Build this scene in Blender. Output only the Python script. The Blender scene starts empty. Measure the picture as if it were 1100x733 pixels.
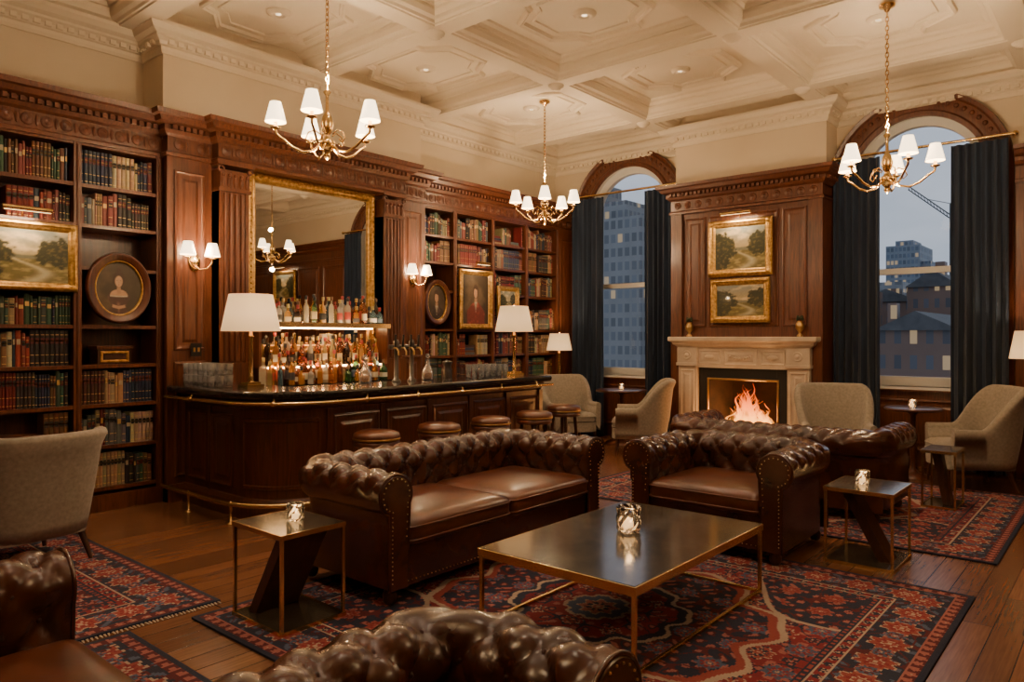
import bpy, bmesh, math, random
import numpy as np
from mathutils import Vector, Matrix
pi=math.pi
R=random.Random(7)
scene=bpy.context.scene

# ------------------------------------------------------------------ materials
def newmat(name):
    m=bpy.data.materials.new(name); m.use_nodes=True
    return m,m.node_tree,m.node_tree.nodes['Principled BSDF']
def N(nt,t,**k):
    n=nt.nodes.new(t)
    for a,b in k.items(): setattr(n,a,b)
    return n
def P(name,col,rough=.5,metal=0,coat=0,emis=None,es=0,trans=0,ior=1.45,sheen=0):
    m,nt,b=newmat(name)
    b.inputs['Base Color'].default_value=(*col,1)
    b.inputs['Roughness'].default_value=rough
    b.inputs['Metallic'].default_value=metal
    b.inputs['Coat Weight'].default_value=coat
    b.inputs['Transmission Weight'].default_value=trans
    b.inputs['IOR'].default_value=ior
    b.inputs['Sheen Weight'].default_value=sheen
    if emis:
        b.inputs['Emission Color'].default_value=(*emis,1)
        b.inputs['Emission Strength'].default_value=es
    return m
def noisy(name,c1,c2,rough=.5,sc=(1,1,1),nscale=5,detail=5,dist=0,bump=0,bscale=60,metal=0,coat=0,sheen=0,lo=.3,hi=.7):
    m,nt,b=newmat(name)
    tc=N(nt,'ShaderNodeTexCoord'); mp=N(nt,'ShaderNodeMapping'); mp.inputs['Scale'].default_value=sc
    nt.links.new(tc.outputs['Object'],mp.inputs['Vector'])
    nz=N(nt,'ShaderNodeTexNoise'); nz.inputs['Scale'].default_value=nscale; nz.inputs['Detail'].default_value=detail; nz.inputs['Distortion'].default_value=dist
    nt.links.new(mp.outputs[0],nz.inputs['Vector'])
    cr=N(nt,'ShaderNodeValToRGB'); cr.color_ramp.elements[0].position=lo; cr.color_ramp.elements[1].position=hi
    cr.color_ramp.elements[0].color=(*c1,1); cr.color_ramp.elements[1].color=(*c2,1)
    nt.links.new(nz.outputs['Fac'],cr.inputs[0]); nt.links.new(cr.outputs[0],b.inputs['Base Color'])
    b.inputs['Roughness'].default_value=rough; b.inputs['Metallic'].default_value=metal
    b.inputs['Coat Weight'].default_value=coat; b.inputs['Coat Roughness'].default_value=.2
    b.inputs['Sheen Weight'].default_value=sheen
    if bump>0:
        n2=N(nt,'ShaderNodeTexNoise'); n2.inputs['Scale'].default_value=bscale; n2.inputs['Detail'].default_value=3
        nt.links.new(mp.outputs[0],n2.inputs['Vector'])
        bp=N(nt,'ShaderNodeBump'); bp.inputs['Strength'].default_value=bump; bp.inputs['Distance'].default_value=.01
        nt.links.new(n2.outputs['Fac'],bp.inputs['Height']); nt.links.new(bp.outputs[0],b.inputs['Normal'])
    return m
def attrmat(name,rough=.55,bump=0,bscale=200,noise=.0,coat=0,trans=0,metal=0):
    m,nt,b=newmat(name)
    a=N(nt,'ShaderNodeAttribute'); a.attribute_name='Col'
    out=a.outputs['Color']
    tc=N(nt,'ShaderNodeTexCoord')
    if noise>0:
        nz=N(nt,'ShaderNodeTexNoise'); nz.inputs['Scale'].default_value=bscale*.3; nz.inputs['Detail'].default_value=4
        nt.links.new(tc.outputs['Object'],nz.inputs['Vector'])
        mr=N(nt,'ShaderNodeMapRange'); mr.inputs['To Min'].default_value=1-noise; mr.inputs['To Max'].default_value=1+noise
        nt.links.new(nz.outputs['Fac'],mr.inputs['Value'])
        vm=N(nt,'ShaderNodeVectorMath',operation='SCALE')
        nt.links.new(out,vm.inputs[0]); nt.links.new(mr.outputs[0],vm.inputs['Scale']); out=vm.outputs[0]
    nt.links.new(out,b.inputs['Base Color'])
    b.inputs['Roughness'].default_value=rough; b.inputs['Coat Weight'].default_value=coat
    b.inputs['Transmission Weight'].default_value=trans; b.inputs['Metallic'].default_value=metal
    if bump>0:
        n2=N(nt,'ShaderNodeTexNoise'); n2.inputs['Scale'].default_value=bscale
        nt.links.new(tc.outputs['Object'],n2.inputs['Vector'])
        bp=N(nt,'ShaderNodeBump'); bp.inputs['Strength'].default_value=bump; bp.inputs['Distance'].default_value=.005
        nt.links.new(n2.outputs['Fac'],bp.inputs['Height']); nt.links.new(bp.outputs[0],b.inputs['Normal'])
    return m

WOOD=noisy('mahogany',(.060,.0175,.0075),(.165,.050,.0185),.34,(14,14,1.1),2.2,7,1.5,.06,30,coat=.2)
WOODD=noisy('mahogany_dark',(.045,.0125,.006),(.115,.031,.013),.30,(12,12,1.1),2.2,7,1.5,.05,30,coat=.25)
WOODH=noisy('walnut_leg',(.035,.013,.007),(.08,.028,.014),.35,(20,20,3),2,5,1)
CREAM=noisy('cream_plaster',(.66,.555,.41),(.72,.615,.465),.8,(1,1,1),1.2,3,0,.03,80)
CEIL=noisy('ceiling_plaster',(.76,.665,.52),(.82,.725,.58),.75,(1,1,1),1.2,3,0)
BRASS=P('brass',(.80,.55,.24),.25,1)
BRASSD=P('aged_brass',(.55,.36,.15),.35,1)
GOLD=noisy('gilt',(.35,.19,.05),(.75,.47,.16),.38,(1,1,1),30,4,0,.3,90,metal=.9)
LEATHER=noisy('brown_leather',(.028,.0078,.0040),(.088,.0240,.0105),.25,(1,1,1),4.5,5,.3,.10,260,coat=.4,lo=.3,hi=.75)
LEATHERS=noisy('seat_leather',(.055,.0150,.0065),(.14,.040,.016),.28,(1,1,1),4.5,5,.5,.10,260,coat=.35)
FABRIC=noisy('taupe_fabric',(.235,.20,.16),(.325,.28,.225),.9,(1,1,1),40,3,0,.25,500,sheen=.2)
VELVET=noisy('navy_velvet',(.006,.014,.036),(.017,.036,.076),.85,(6,6,.6),3,4,0,0,sheen=.12)
MARBLE=noisy('cream_marble',(.46,.37,.28),(.66,.56,.45),.3,(1,1,1),3,8,1.2,0)
GRANITE=noisy('black_granite',(.006,.006,.007),(.03,.028,.026),.08,(1,1,1),40,6,0,0,coat=.4)
STONE=noisy('dark_bronze_stone',(.035,.028,.020),(.085,.068,.050),.12,(1,1,1),6,8,1.0,0,coat=.35)
BLACK=P('soot_black',(.008,.008,.008),.5)
IRON=P('iron',(.02,.02,.02),.45,.8)
GUNM=P('gunmetal',(.16,.15,.14),.28,1)
WHITEP=P('white_paint',(.78,.78,.76),.45)
MIRROR=P('mirror_glass',(.86,.86,.84),.01,1)
GLASS=P('clear_glass',(1,1,1),.02,0,trans=1,ior=1.45)
GLASST=P('tumbler_glass',(.93,.94,.95),.04,0,trans=.84,ior=1.35)
SHADE=P('lamp_shade',(.85,.75,.58),.8,emis=(1,.74,.44),es=4.6)
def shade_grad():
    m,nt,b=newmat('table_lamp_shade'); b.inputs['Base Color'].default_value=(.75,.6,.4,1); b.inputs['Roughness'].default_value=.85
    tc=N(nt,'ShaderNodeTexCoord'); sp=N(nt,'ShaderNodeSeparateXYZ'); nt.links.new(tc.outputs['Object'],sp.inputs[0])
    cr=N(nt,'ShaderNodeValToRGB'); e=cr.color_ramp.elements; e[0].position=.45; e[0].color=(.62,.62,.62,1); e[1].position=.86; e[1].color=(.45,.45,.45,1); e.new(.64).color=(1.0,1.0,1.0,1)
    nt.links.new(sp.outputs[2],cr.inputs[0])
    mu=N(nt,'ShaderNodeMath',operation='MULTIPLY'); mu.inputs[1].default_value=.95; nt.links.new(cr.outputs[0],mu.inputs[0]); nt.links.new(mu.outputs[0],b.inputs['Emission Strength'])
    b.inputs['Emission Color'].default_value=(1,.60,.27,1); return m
SHADEB=shade_grad()
GLOW=P('warm_bulb',(1,.8,.5),.5,emis=(1,.62,.28),es=4)
STRIP=P('shelf_light',(1,.8,.5),.5,emis=(1,.55,.22),es=34)
DOWN=P('downlight_lens',(1,.8,.5),.5,emis=(1,.78,.5),es=3)
BOOKM=attrmat('book_cloth',.5,0,noise=.25,bscale=120)
GILTL=P('gilt_lettering',(.62,.42,.16),.4,.6)
CANVAS=attrmat('oil_canvas',.45,.15,90,noise=.12,coat=.2)
RUGM=attrmat('rug_wool',.95,.5,350,noise=.3)
BOTTLE=attrmat('bottle_glass',.06,trans=.6,coat=.4)
LABEL=attrmat('bottle_label',.6)
CANDLE=P('candle_glow',(1,.7,.4),.5,emis=(1,.55,.2),es=2)
BUTTON=P('leather_button',(.04,.011,.006),.4)

def floor_mat():
    m,nt,b=newmat('oak_floor')
    tc=N(nt,'ShaderNodeTexCoord'); mp=N(nt,'ShaderNodeMapping'); mp.inputs['Rotation'].default_value=(0,0,pi/2)
    nt.links.new(tc.outputs['Object'],mp.inputs['Vector'])
    br=N(nt,'ShaderNodeTexBrick'); br.offset=.37; br.offset_frequency=2
    for k,v in (('Scale',1),('Mortar Size',.003),('Brick Width',1.5),('Row Height',.14),('Bias',0),('Mortar Smooth',.3)): br.inputs[k].default_value=v
    br.inputs['Color1'].default_value=(.135,.054,.024,1); br.inputs['Color2'].default_value=(.21,.088,.040,1); br.inputs['Mortar'].default_value=(.02,.008,.004,1)
    nt.links.new(mp.outputs[0],br.inputs['Vector'])
    m2=N(nt,'ShaderNodeMapping'); m2.inputs['Scale'].default_value=(26,1.2,1); nt.links.new(tc.outputs['Object'],m2.inputs['Vector'])
    nz=N(nt,'ShaderNodeTexNoise'); nz.inputs['Scale'].default_value=3; nz.inputs['Detail'].default_value=6; nz.inputs['Distortion'].default_value=.3
    nt.links.new(m2.outputs[0],nz.inputs['Vector'])
    mr=N(nt,'ShaderNodeMapRange'); mr.inputs['From Min'].default_value=.25; mr.inputs['From Max'].default_value=.75; mr.inputs['To Min'].default_value=.74; mr.inputs['To Max'].default_value=1.18
    nt.links.new(nz.outputs['Fac'],mr.inputs['Value'])
    vm=N(nt,'ShaderNodeVectorMath',operation='SCALE'); nt.links.new(br.outputs['Color'],vm.inputs[0]); nt.links.new(mr.outputs[0],vm.inputs['Scale'])
    nt.links.new(vm.outputs[0],b.inputs['Base Color']); b.inputs['Roughness'].default_value=.27
    bp=N(nt,'ShaderNodeBump'); bp.inputs['Strength'].default_value=.4; bp.inputs['Distance'].default_value=.004; bp.invert=True
    nt.links.new(br.outputs['Fac'],bp.inputs['Height']); nt.links.new(bp.outputs[0],b.inputs['Normal'])
    return m
FLOOR=floor_mat()
def building_mat(name,wall,glass,fx,fz,lit=.12,dx=.68,dz=.6,es=.3):
    m,nt,b=newmat(name)
    tc=N(nt,'ShaderNodeTexCoord'); sp=N(nt,'ShaderNodeSeparateXYZ'); nt.links.new(tc.outputs['Object'],sp.inputs[0])
    ad=N(nt,'ShaderNodeMath',operation='ADD'); nt.links.new(sp.outputs[0],ad.inputs[0]); nt.links.new(sp.outputs[1],ad.inputs[1])
    def cell(src,f,duty):
        mu=N(nt,'ShaderNodeMath',operation='MULTIPLY'); mu.inputs[1].default_value=f; nt.links.new(src,mu.inputs[0])
        fr=N(nt,'ShaderNodeMath',operation='FRACT'); nt.links.new(mu.outputs[0],fr.inputs[0])
        fl=N(nt,'ShaderNodeMath',operation='FLOOR'); nt.links.new(mu.outputs[0],fl.inputs[0])
        lt=N(nt,'ShaderNodeMath',operation='LESS_THAN'); lt.inputs[1].default_value=duty; nt.links.new(fr.outputs[0],lt.inputs[0])
        return lt.outputs[0],fl.outputs[0]
    ax,cx=cell(ad.outputs[0],fx,dx); az,cz=cell(sp.outputs[2],fz,dz)
    w=N(nt,'ShaderNodeMath',operation='MULTIPLY'); nt.links.new(ax,w.inputs[0]); nt.links.new(az,w.inputs[1])
    cb=N(nt,'ShaderNodeCombineXYZ'); nt.links.new(cx,cb.inputs[0]); nt.links.new(cz,cb.inputs[1])
    wn=N(nt,'ShaderNodeTexWhiteNoise',noise_dimensions='2D'); nt.links.new(cb.outputs[0],wn.inputs['Vector'])
    lt=N(nt,'ShaderNodeMath',operation='LESS_THAN'); lt.inputs[1].default_value=lit; nt.links.new(wn.outputs['Value'],lt.inputs[0])
    em=N(nt,'ShaderNodeMath',operation='MULTIPLY'); nt.links.new(lt.outputs[0],em.inputs[0]); nt.links.new(w.outputs[0],em.inputs[1])
    e2=N(nt,'ShaderNodeMath',operation='MULTIPLY'); e2.inputs[1].default_value=es; nt.links.new(em.outputs[0],e2.inputs[0])
    gm=N(nt,'ShaderNodeMix',data_type='RGBA'); gm.inputs[6].default_value=(*glass,1); gm.inputs[7].default_value=(*[min(1,g*1.9) for g in glass],1); nt.links.new(wn.outputs['Value'],gm.inputs[0])
    nz=N(nt,'ShaderNodeTexNoise'); nz.inputs['Scale'].default_value=.7; nz.inputs['Detail'].default_value=5; nt.links.new(tc.outputs['Object'],nz.inputs[0])
    wm=N(nt,'ShaderNodeMix',data_type='RGBA'); wm.inputs[6].default_value=(*[g*.75 for g in wall],1); wm.inputs[7].default_value=(*[g*1.3 for g in wall],1); nt.links.new(nz.outputs['Fac'],wm.inputs[0])
    mx=N(nt,'ShaderNodeMix',data_type='RGBA'); nt.links.new(wm.outputs[2],mx.inputs[6]); nt.links.new(gm.outputs[2],mx.inputs[7])
    nt.links.new(w.outputs[0],mx.inputs[0]); nt.links.new(mx.outputs[2],b.inputs['Base Color'])
    b.inputs['Emission Color'].default_value=(1,.7,.35,1); nt.links.new(e2.outputs[0],b.inputs['Emission Strength'])
    b.inputs['Roughness'].default_value=.5
    return m
def pane_mat():
    m=bpy.data.materials.new('window_pane'); m.use_nodes=True; nt=m.node_tree; nt.nodes.clear()
    o=N(nt,'ShaderNodeOutputMaterial'); t=N(nt,'ShaderNodeBsdfTransparent'); g=N(nt,'ShaderNodeBsdfGlossy'); g.inputs['Roughness'].default_value=.02
    mx=N(nt,'ShaderNodeMixShader'); f=N(nt,'ShaderNodeFresnel'); f.inputs['IOR'].default_value=1.3
    nt.links.new(f.outputs[0],mx.inputs[0]); nt.links.new(t.outputs[0],mx.inputs[1]); nt.links.new(g.outputs[0],mx.inputs[2]); nt.links.new(mx.outputs[0],o.inputs[0])
    return m
PANE=pane_mat()
def flame_mat():
    m=bpy.data.materials.new('flame'); m.use_nodes=True; nt=m.node_tree; nt.nodes.clear()
    o=N(nt,'ShaderNodeOutputMaterial'); e=N(nt,'ShaderNodeEmission'); tc=N(nt,'ShaderNodeTexCoord'); sp=N(nt,'ShaderNodeSeparateXYZ')
    nt.links.new(tc.outputs['Generated'],sp.inputs[0])
    cr=N(nt,'ShaderNodeValToRGB'); c=cr.color_ramp; c.elements[0].color=(1,.50,.10,1); c.elements[1].color=(.8,.07,.005,1); c.elements[1].position=.9
    c.elements.new(.25).color=(1,.36,.05,1); c.elements.new(.55).color=(1,.17,.015,1)
    nt.links.new(sp.outputs[2],cr.inputs[0]); nt.links.new(cr.outputs[0],e.inputs[0])
    st=N(nt,'ShaderNodeMapRange'); st.inputs['To Min'].default_value=7.0; st.inputs['To Max'].default_value=1.6; nt.links.new(sp.outputs[2],st.inputs['Value']); nt.links.new(st.outputs[0],e.inputs[1])
    lw=N(nt,'ShaderNodeLayerWeight'); lw.inputs[0].default_value=.45
    nz=N(nt,'ShaderNodeTexNoise'); nz.inputs['Scale'].default_value=16; mp=N(nt,'ShaderNodeMapping'); mp.inputs['Scale'].default_value=(1,1,.35)
    nt.links.new(tc.outputs['Object'],mp.inputs[0]); nt.links.new(mp.outputs[0],nz.inputs[0])
    a=N(nt,'ShaderNodeMath',operation='SUBTRACT'); a.inputs[0].default_value=1.0; nt.links.new(lw.outputs['Facing'],a.inputs[1])
    p=N(nt,'ShaderNodeMath',operation='POWER'); p.inputs[1].default_value=2.0; nt.links.new(a.outputs[0],p.inputs[0])
    mr=N(nt,'ShaderNodeMapRange'); mr.inputs['From Min'].default_value=.40; mr.inputs['From Max'].default_value=.68; nt.links.new(nz.outputs['Fac'],mr.inputs['Value'])
    mr.inputs['To Min'].default_value=.05; mr.inputs['To Max'].default_value=.85
    q=N(nt,'ShaderNodeMath',operation='MULTIPLY'); nt.links.new(p.outputs[0],q.inputs[0]); nt.links.new(mr.outputs[0],q.inputs[1])
    t=N(nt,'ShaderNodeBsdfTransparent'); mx=N(nt,'ShaderNodeMixShader'); nt.links.new(q.outputs[0],mx.inputs[0]); nt.links.new(t.outputs[0],mx.inputs[1]); nt.links.new(e.outputs[0],mx.inputs[2])
    nt.links.new(mx.outputs[0],o.inputs[0]); return m
FLAME=flame_mat()

# ------------------------------------------------------------------ builder
class MB:
    def __init__(s): s.v=[];s.f=[];s.mi=[];s.sm=[];s.mats=[];s.vc=[];s.M=Matrix();s.hc=False
    def mid(s,m):
        if m not in s.mats: s.mats.append(m)
        return s.mats.index(m)
    def add(s,vs,fs,m,smooth=False,M=None,col=None):
        o=len(s.v); T=s.M@M if M is not None else s.M
        s.v+=[tuple(T@Vector(p)) for p in vs]
        if col is None: s.vc+=[(1,1,1,1)]*len(vs)
        else:
            s.hc=True
            s.vc+=[(*col,1)]*len(vs) if not hasattr(col[0],'__len__') else [(*c,1) for c in col]
        i=s.mid(m)
        for f in fs: s.f.append(tuple(o+k for k in f)); s.mi.append(i); s.sm.append(smooth)
    def box(s,x0,x1,y0,y1,z0,z1,m,M=None,col=None):
        s.add([(x0,y0,z0),(x1,y0,z0),(x1,y1,z0),(x0,y1,z0),(x0,y0,z1),(x1,y0,z1),(x1,y1,z1),(x0,y1,z1)],
              [(0,3,2,1),(4,5,6,7),(0,1,5,4),(1,2,6,5),(2,3,7,6),(3,0,4,7)],m,False,M,col)
    def loft(s,rings,m,closed=True,c0=False,c1=False,smooth=True,M=None,col=None):
        n=len(rings[0]); vs=[p for r in rings for p in r]; fs=[]
        for i in range(len(rings)-1):
            for j in range(n if closed else n-1):
                k=(j+1)%n; fs.append((i*n+j,i*n+k,(i+1)*n+k,(i+1)*n+j))
        s.add(vs,fs,m,smooth,M,col)
        if c0: s.add(rings[0],[tuple(range(n))[::-1]],m,False,M,col)
        if c1: s.add(rings[-1],[tuple(range(n))],m,False,M,col)
    def lathe(s,prof,m,c=(0,0,0),n=20,M=None,smooth=True,col=None,sx=1,sy=1):
        rings=[[(c[0]+max(r,.0004)*sx*math.cos(2*pi*j/n),c[1]+max(r,.0004)*sy*math.sin(2*pi*j/n),c[2]+z) for j in range(n)] for r,z in prof]
        s.loft(rings,m,True,prof[0][0]>.001,prof[-1][0]>.001,smooth,M,col)
    def tube(s,pts,r,m,n=8,closed=False,M=None,rs=None):
        pts=[Vector(p) for p in pts]; k=len(pts); rings=[]; up=None
        for i,p in enumerate(pts):
            if closed: d=pts[(i+1)%k]-pts[i-1]
            else: d=pts[min(i+1,k-1)]-pts[max(i-1,0)]
            d.normalize()
            if up is None:
                up=Vector((0,0,1)) if abs(d.z)<.9 else Vector((1,0,0))
            a=d.cross(up)
            if a.length<1e-4: a=d.cross(Vector((0,1,0)))
            a.normalize(); b=a.cross(d).normalized(); up=b
            rr=rs[i] if rs else r
            rings.append([tuple(p+a*rr*math.cos(2*pi*j/n)+b*rr*math.sin(2*pi*j/n)) for j in range(n)])
        if closed: rings.append(rings[0])
        s.loft(rings,m,True,not closed,not closed,True,M)
    def ball(s,c,r,m,n=8,k=5,M=None,sc=(1,1,1),col=None):
        rings=[[(c[0]+sc[0]*r*math.sin(a)*math.cos(2*pi*j/n),c[1]+sc[1]*r*math.sin(a)*math.sin(2*pi*j/n),c[2]-sc[2]*r*math.cos(a)) for j in range(n)] for a in [max(.02,min(pi-.02,pi*i/k)) for i in range(k+1)]]
        s.loft(rings,m,True,False,False,True,M,col)
    def obj(s,name,loc=(0,0,0),rz=0,parent=None,bevel=0,rot=None):
        me=bpy.data.meshes.new(name); me.from_pydata(s.v,[],s.f)
        for m in s.mats: me.materials.append(m)
        me.polygons.foreach_set('material_index',s.mi); me.polygons.foreach_set('use_smooth',s.sm)
        if s.hc:
            a=me.color_attributes.new('Col','FLOAT_COLOR','POINT'); a.data.foreach_set('color',np.array(s.vc,dtype=np.float32).ravel())
        bm=bmesh.new(); bm.from_mesh(me); bmesh.ops.recalc_face_normals(bm,faces=bm.faces); bm.to_mesh(me); bm.free()
        o=bpy.data.objects.new(name,me); scene.collection.objects.link(o)
        o.location=loc; o.rotation_euler=rot if rot else (0,0,rz)
        if parent: o.parent=parent
        if bevel:
            b=o.modifiers.new('bevel','BEVEL'); b.width=bevel; b.segments=2; b.limit_method='ANGLE'; b.angle_limit=.7
        return o
def miters(path,closed):
    P2=[Vector(p) for p in path]; n=len(P2); res=[]
    for i,p in enumerate(P2):
        ns=[]
        if i>0 or closed: d=(p-P2[i-1]).normalized(); ns.append(Vector((d.y,-d.x)))
        if i<n-1 or closed: d=(P2[(i+1)%n]-p).normalized(); ns.append(Vector((d.y,-d.x)))
        m=sum(ns,Vector((0,0))); m.normalize(); res.append(m/max(m.dot(ns[0]),.2))
    return P2,res
def sweep(mb,path,prof,m,closed=False,smooth=False,M=None):
    P2,mt=miters(path,closed)
    rings=[[(p.x+q.x*o,p.y+q.y*o,z) for o,z in prof] for p,q in zip(P2,mt)]
    if closed: rings.append(rings[0])
    mb.loft(rings,m,True,not closed,not closed,smooth,M)
def offpath(path,d,closed=False):
    P2,mt=miters(path,closed); return [(p.x+q.x*d,p.y+q.y*d) for p,q in zip(P2,mt)]
def rrings(mb,M,w,h,prof,m,fill=None,shape=None,smooth=False):
    def rect(i): return [(-w/2+i,-h/2+i),(w/2-i,-h/2+i),(w/2-i,h/2-i),(-w/2+i,h/2-i)]
    sh=shape or rect
    rings=[[(x,y,z) for x,y in sh(i)] for i,z in prof]
    mb.loft(rings,m,True,False,False,smooth,M)
    if fill: mb.add(rings[-1],[tuple(range(len(rings[-1])))],fill,False,M)
def MW(x,y,z): return Matrix(((0,0,1,x),(1,0,0,y),(0,1,0,z),(0,0,0,1)))
def MF(x,y,z): return Matrix(((1,0,0,x),(0,0,-1,y),(0,1,0,z),(0,0,0,1)))
def MC(x,y,z): return Matrix(((1,0,0,x),(0,-1,0,y),(0,0,-1,z),(0,0,0,1)))
PANEL=[(0,0),(.004,.016),(.018,.02),(.03,.008),(.045,.004),(.075,.004),(.1,.014)]
def panel(mb,M,w,h,m=None,k=1): 
    m=m or WOOD; rrings(mb,M,w,h,[(a*k,b*k) for a,b in PANEL],m,m)
def rrect(a,b,r,n=4):
    out=[]
    for cx,cy,a0 in ((a-r,b-r,0),(-a+r,b-r,pi/2),(-a+r,-b+r,pi),(a-r,-b+r,1.5*pi)):
        for i in range(n+1):
            t=a0+pi/2*i/n; out.append((cx+r*math.cos(t),cy+r*math.sin(t)))
    return out
def cushion(mb,cx,cy,z0,z1,a,b,m,r=.05,puff=.02,n=4):
    mn=min(a,b)
    prof=[(.03,z0),(.008,z0+.012),(0,z0+.035),(0,z1-.04),(.007,z1-.017),(.025,z1),(.07,z1+puff*.5),(mn*.5,z1+puff*.9),(mn*.9,z1+puff)]
    rings=[]
    for i,z in prof:
        i=min(i,mn*.92); rr=max(.004,min(r,(mn-i)*.9)); rings.append([(cx+x,cy+y,z) for x,y in rrect(a-i,b-i,rr,n)])
    mb.loft(rings,m,True,True,True,True)
    for zz in (z0+.03,z1-.035):
        mb.tube([(cx+x,cy+y,zz) for x,y in rrect(a+.002,b+.002,r,n)],.006,m,6,True)
def light(kind,loc,power,col=(1,.68,.38),size=.05,parent=None,name=None,target=None,angle=2.4,blend=.8):
    d=bpy.data.lights.new(name or kind.lower()+'_light',kind); d.energy=power; d.color=col
    if kind in('POINT','SPOT'): d.shadow_soft_size=size
    if kind=='AREA': d.size=size
    if kind=='SPOT': d.spot_size=angle; d.spot_blend=blend
    o=bpy.data.objects.new(name or kind.lower()+'_light',d); scene.collection.objects.link(o); o.location=loc
    if target is not None: o.rotation_euler=(Vector(target)-Vector(loc)).to_track_quat('-Z','Y').to_euler()
    if parent: 
        o.parent=parent; 
    return o

# ------------------------------------------------------------------ room numbers
WX=-7.15; FY=9.5; RX=3.2; BY=-1.8; CZ=4.5; SOF=4.3
W1=-5.78; W2=-1.93; SILL=.92; SPR=3.36; WR=.70; TR=.95

# floor
mb=MB(); mb.box(WX-.1,RX+.1,BY-.1,FY+.3,-.1,0,FLOOR); mb.obj('floor')
# walls
mb=MB(); mb.box(WX-.15,WX,BY,FY,0,CZ,CREAM); mb.box(WX,-6.75,3.04,6.2,3.3,CZ,CREAM); mb.obj('wall_left')
mb=MB(); mb.box(RX,RX+.15,BY,FY,0,CZ,CREAM); mb.obj('wall_right')
mb=MB(); mb.box(WX-.15,RX+.15,BY-.15,BY,0,CZ,CREAM); mb.obj('wall_back')
mb=MB()
def q(x0,x1,z0,z1): mb.add([(x0,FY,z0),(x1,FY,z0),(x1,FY,z1),(x0,FY,z1)],[(0,1,2,3)],CREAM)
q(WX-.15,W1-WR,0,CZ); q(W1+WR,W2-WR,0,CZ); q(W2+WR,RX+.15,0,CZ)
for xc in (W1,W2):
    q(xc-WR,xc+WR,0,SILL)
    arc=[(xc-WR*math.cos(pi*i/24),SPR+WR*math.sin(pi*i/24)) for i in range(25)]
    for a,b in zip(arc,arc[1:]):
        mb.add([(a[0],FY,a[1]),(b[0],FY,b[1]),(b[0],FY,CZ),(a[0],FY,CZ)],[(0,1,2,3)],CREAM)
    cont=[(xc-WR,SILL)]+arc+[(xc+WR,SILL)]
    mb.loft([[(x,FY,z) for x,z in cont],[(x,FY+.3,z) for x,z in cont]],WHITEP,True,smooth=False)
mb.box(-4.79,-2.81,9.1,FY,3.3,CZ,CREAM)
mb.obj('wall_far')
# ceiling with coffers
mb=MB(); mb.box(WX-.15,RX+.15,BY-.15,FY+.3,CZ+.01,CZ+.15,CEIL)
XB=[WX,-4.92,-2.87,-.82,1.23,RX]; YB=[BY,-.85,1.0,2.85,4.7,6.55,8.45,FY]
for x0,x1 in zip(XB,XB[1:]):
    for y0,y1 in zip(YB,YB[1:]):
        w=x1-x0; h=y1-y0; M=MC((x0+x1)/2,(y0+y1)/2,CZ)
        rrings(mb,M,w,h,[(0,.2),(.10,.2),(.105,.185),(.125,.185),(.135,.16),(.17,.145),(.185,.10),(.185,.07),(.205,.065),(.22,.035),(.26,.02),(.27,0)],CEIL,CEIL)
        def octs(i,w=w,h=h):
            a=w/2-.42-i; b=h/2-.36-i; b=max(b,.06)
            c=min(a,b)*.55; k=.12 if b>.3 else 0
            return [(-a+c,-b),(a-c,-b),(a-c+k*.4,-b+c*.45),(a,-b+c),(a,b-c),(a-c+k*.4,b-c*.45),(a-c,b),(-a+c,b),(-a+c-k*.4,b-c*.45),(-a,b-c),(-a,-b+c),(-a+c-k*.4,-b+c*.45)]
        rrings(mb,M,w,h,[(0,0),(.005,.03),(.025,.045),(.045,.03),(.06,.03),(.07,0)],CEIL,None,octs)
        rrings(mb,M,w,h,[(.14,0),(.145,.015),(.165,.015),(.17,0)],CEIL,None,octs)
        mb.lathe([(.11,0),(.11,.012),(.09,.02),(.085,.03),(.055,.035),(.05,.02)],CEIL,n=20,M=M)
        mb.lathe([(.05,.018),(.001,.022)],DOWN,n=16,M=M)
for x in XB[1:-1]:
    for y in YB[1:-1]:
        mb.lathe([(.09,.0),(.085,.02),(.06,.03),(.05,.05),(.001,.06)],CEIL,n=16,M=MC(x,y,SOF))
ceil=mb.obj('ceiling')
# crown moulding
mb=MB()
crown=[(WX,BY),(WX,3.04),(-6.75,3.04),(-6.75,6.2),(WX,6.2),(WX,FY),(-4.79,FY),(-4.79,9.1),(-2.81,9.1),(-2.81,FY),(RX,FY),(RX,BY)]
sweep(mb,crown,[(-.02,4.08),(.02,4.08),(.03,4.11),(.03,4.14),(.05,4.15),(.06,4.18),(.10,4.21),(.10,4.23),(.15,4.25),(.18,4.29),(.18,4.32),(-.02,4.32)],CEIL,True)
def dents(mb,path,o0,o1,z0,z1,step,w,m,closed=False):
    for i in range(len(path)-1):
        a=Vector(path[i]); b=Vector(path[i+1]); d=b-a; Ln=d.length
        if Ln<.25: continue
        d.normalize(); n=Vector((d.y,-d.x)); k=int(Ln/step)
        for j in range(k):
            c=a+d*(Ln*(j+.5)/k)
            pts=[]
            for zz in (z0,z1):
                for s1,o in ((-1,o0),(1,o0),(1,o1),(-1,o1)):
                    p=c+d*(s1*w/2)+n*o; pts.append((p.x,p.y,zz))
            mb.add(pts,[(0,1,2,3),(4,5,6,7),(0,1,5,4),(1,2,6,5),(2,3,7,6),(3,0,4,7)],m)
dents(mb,crown[:-1],.04,.085,4.155,4.195,.085,.05,CEIL)
mb.obj('trim_1')

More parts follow.
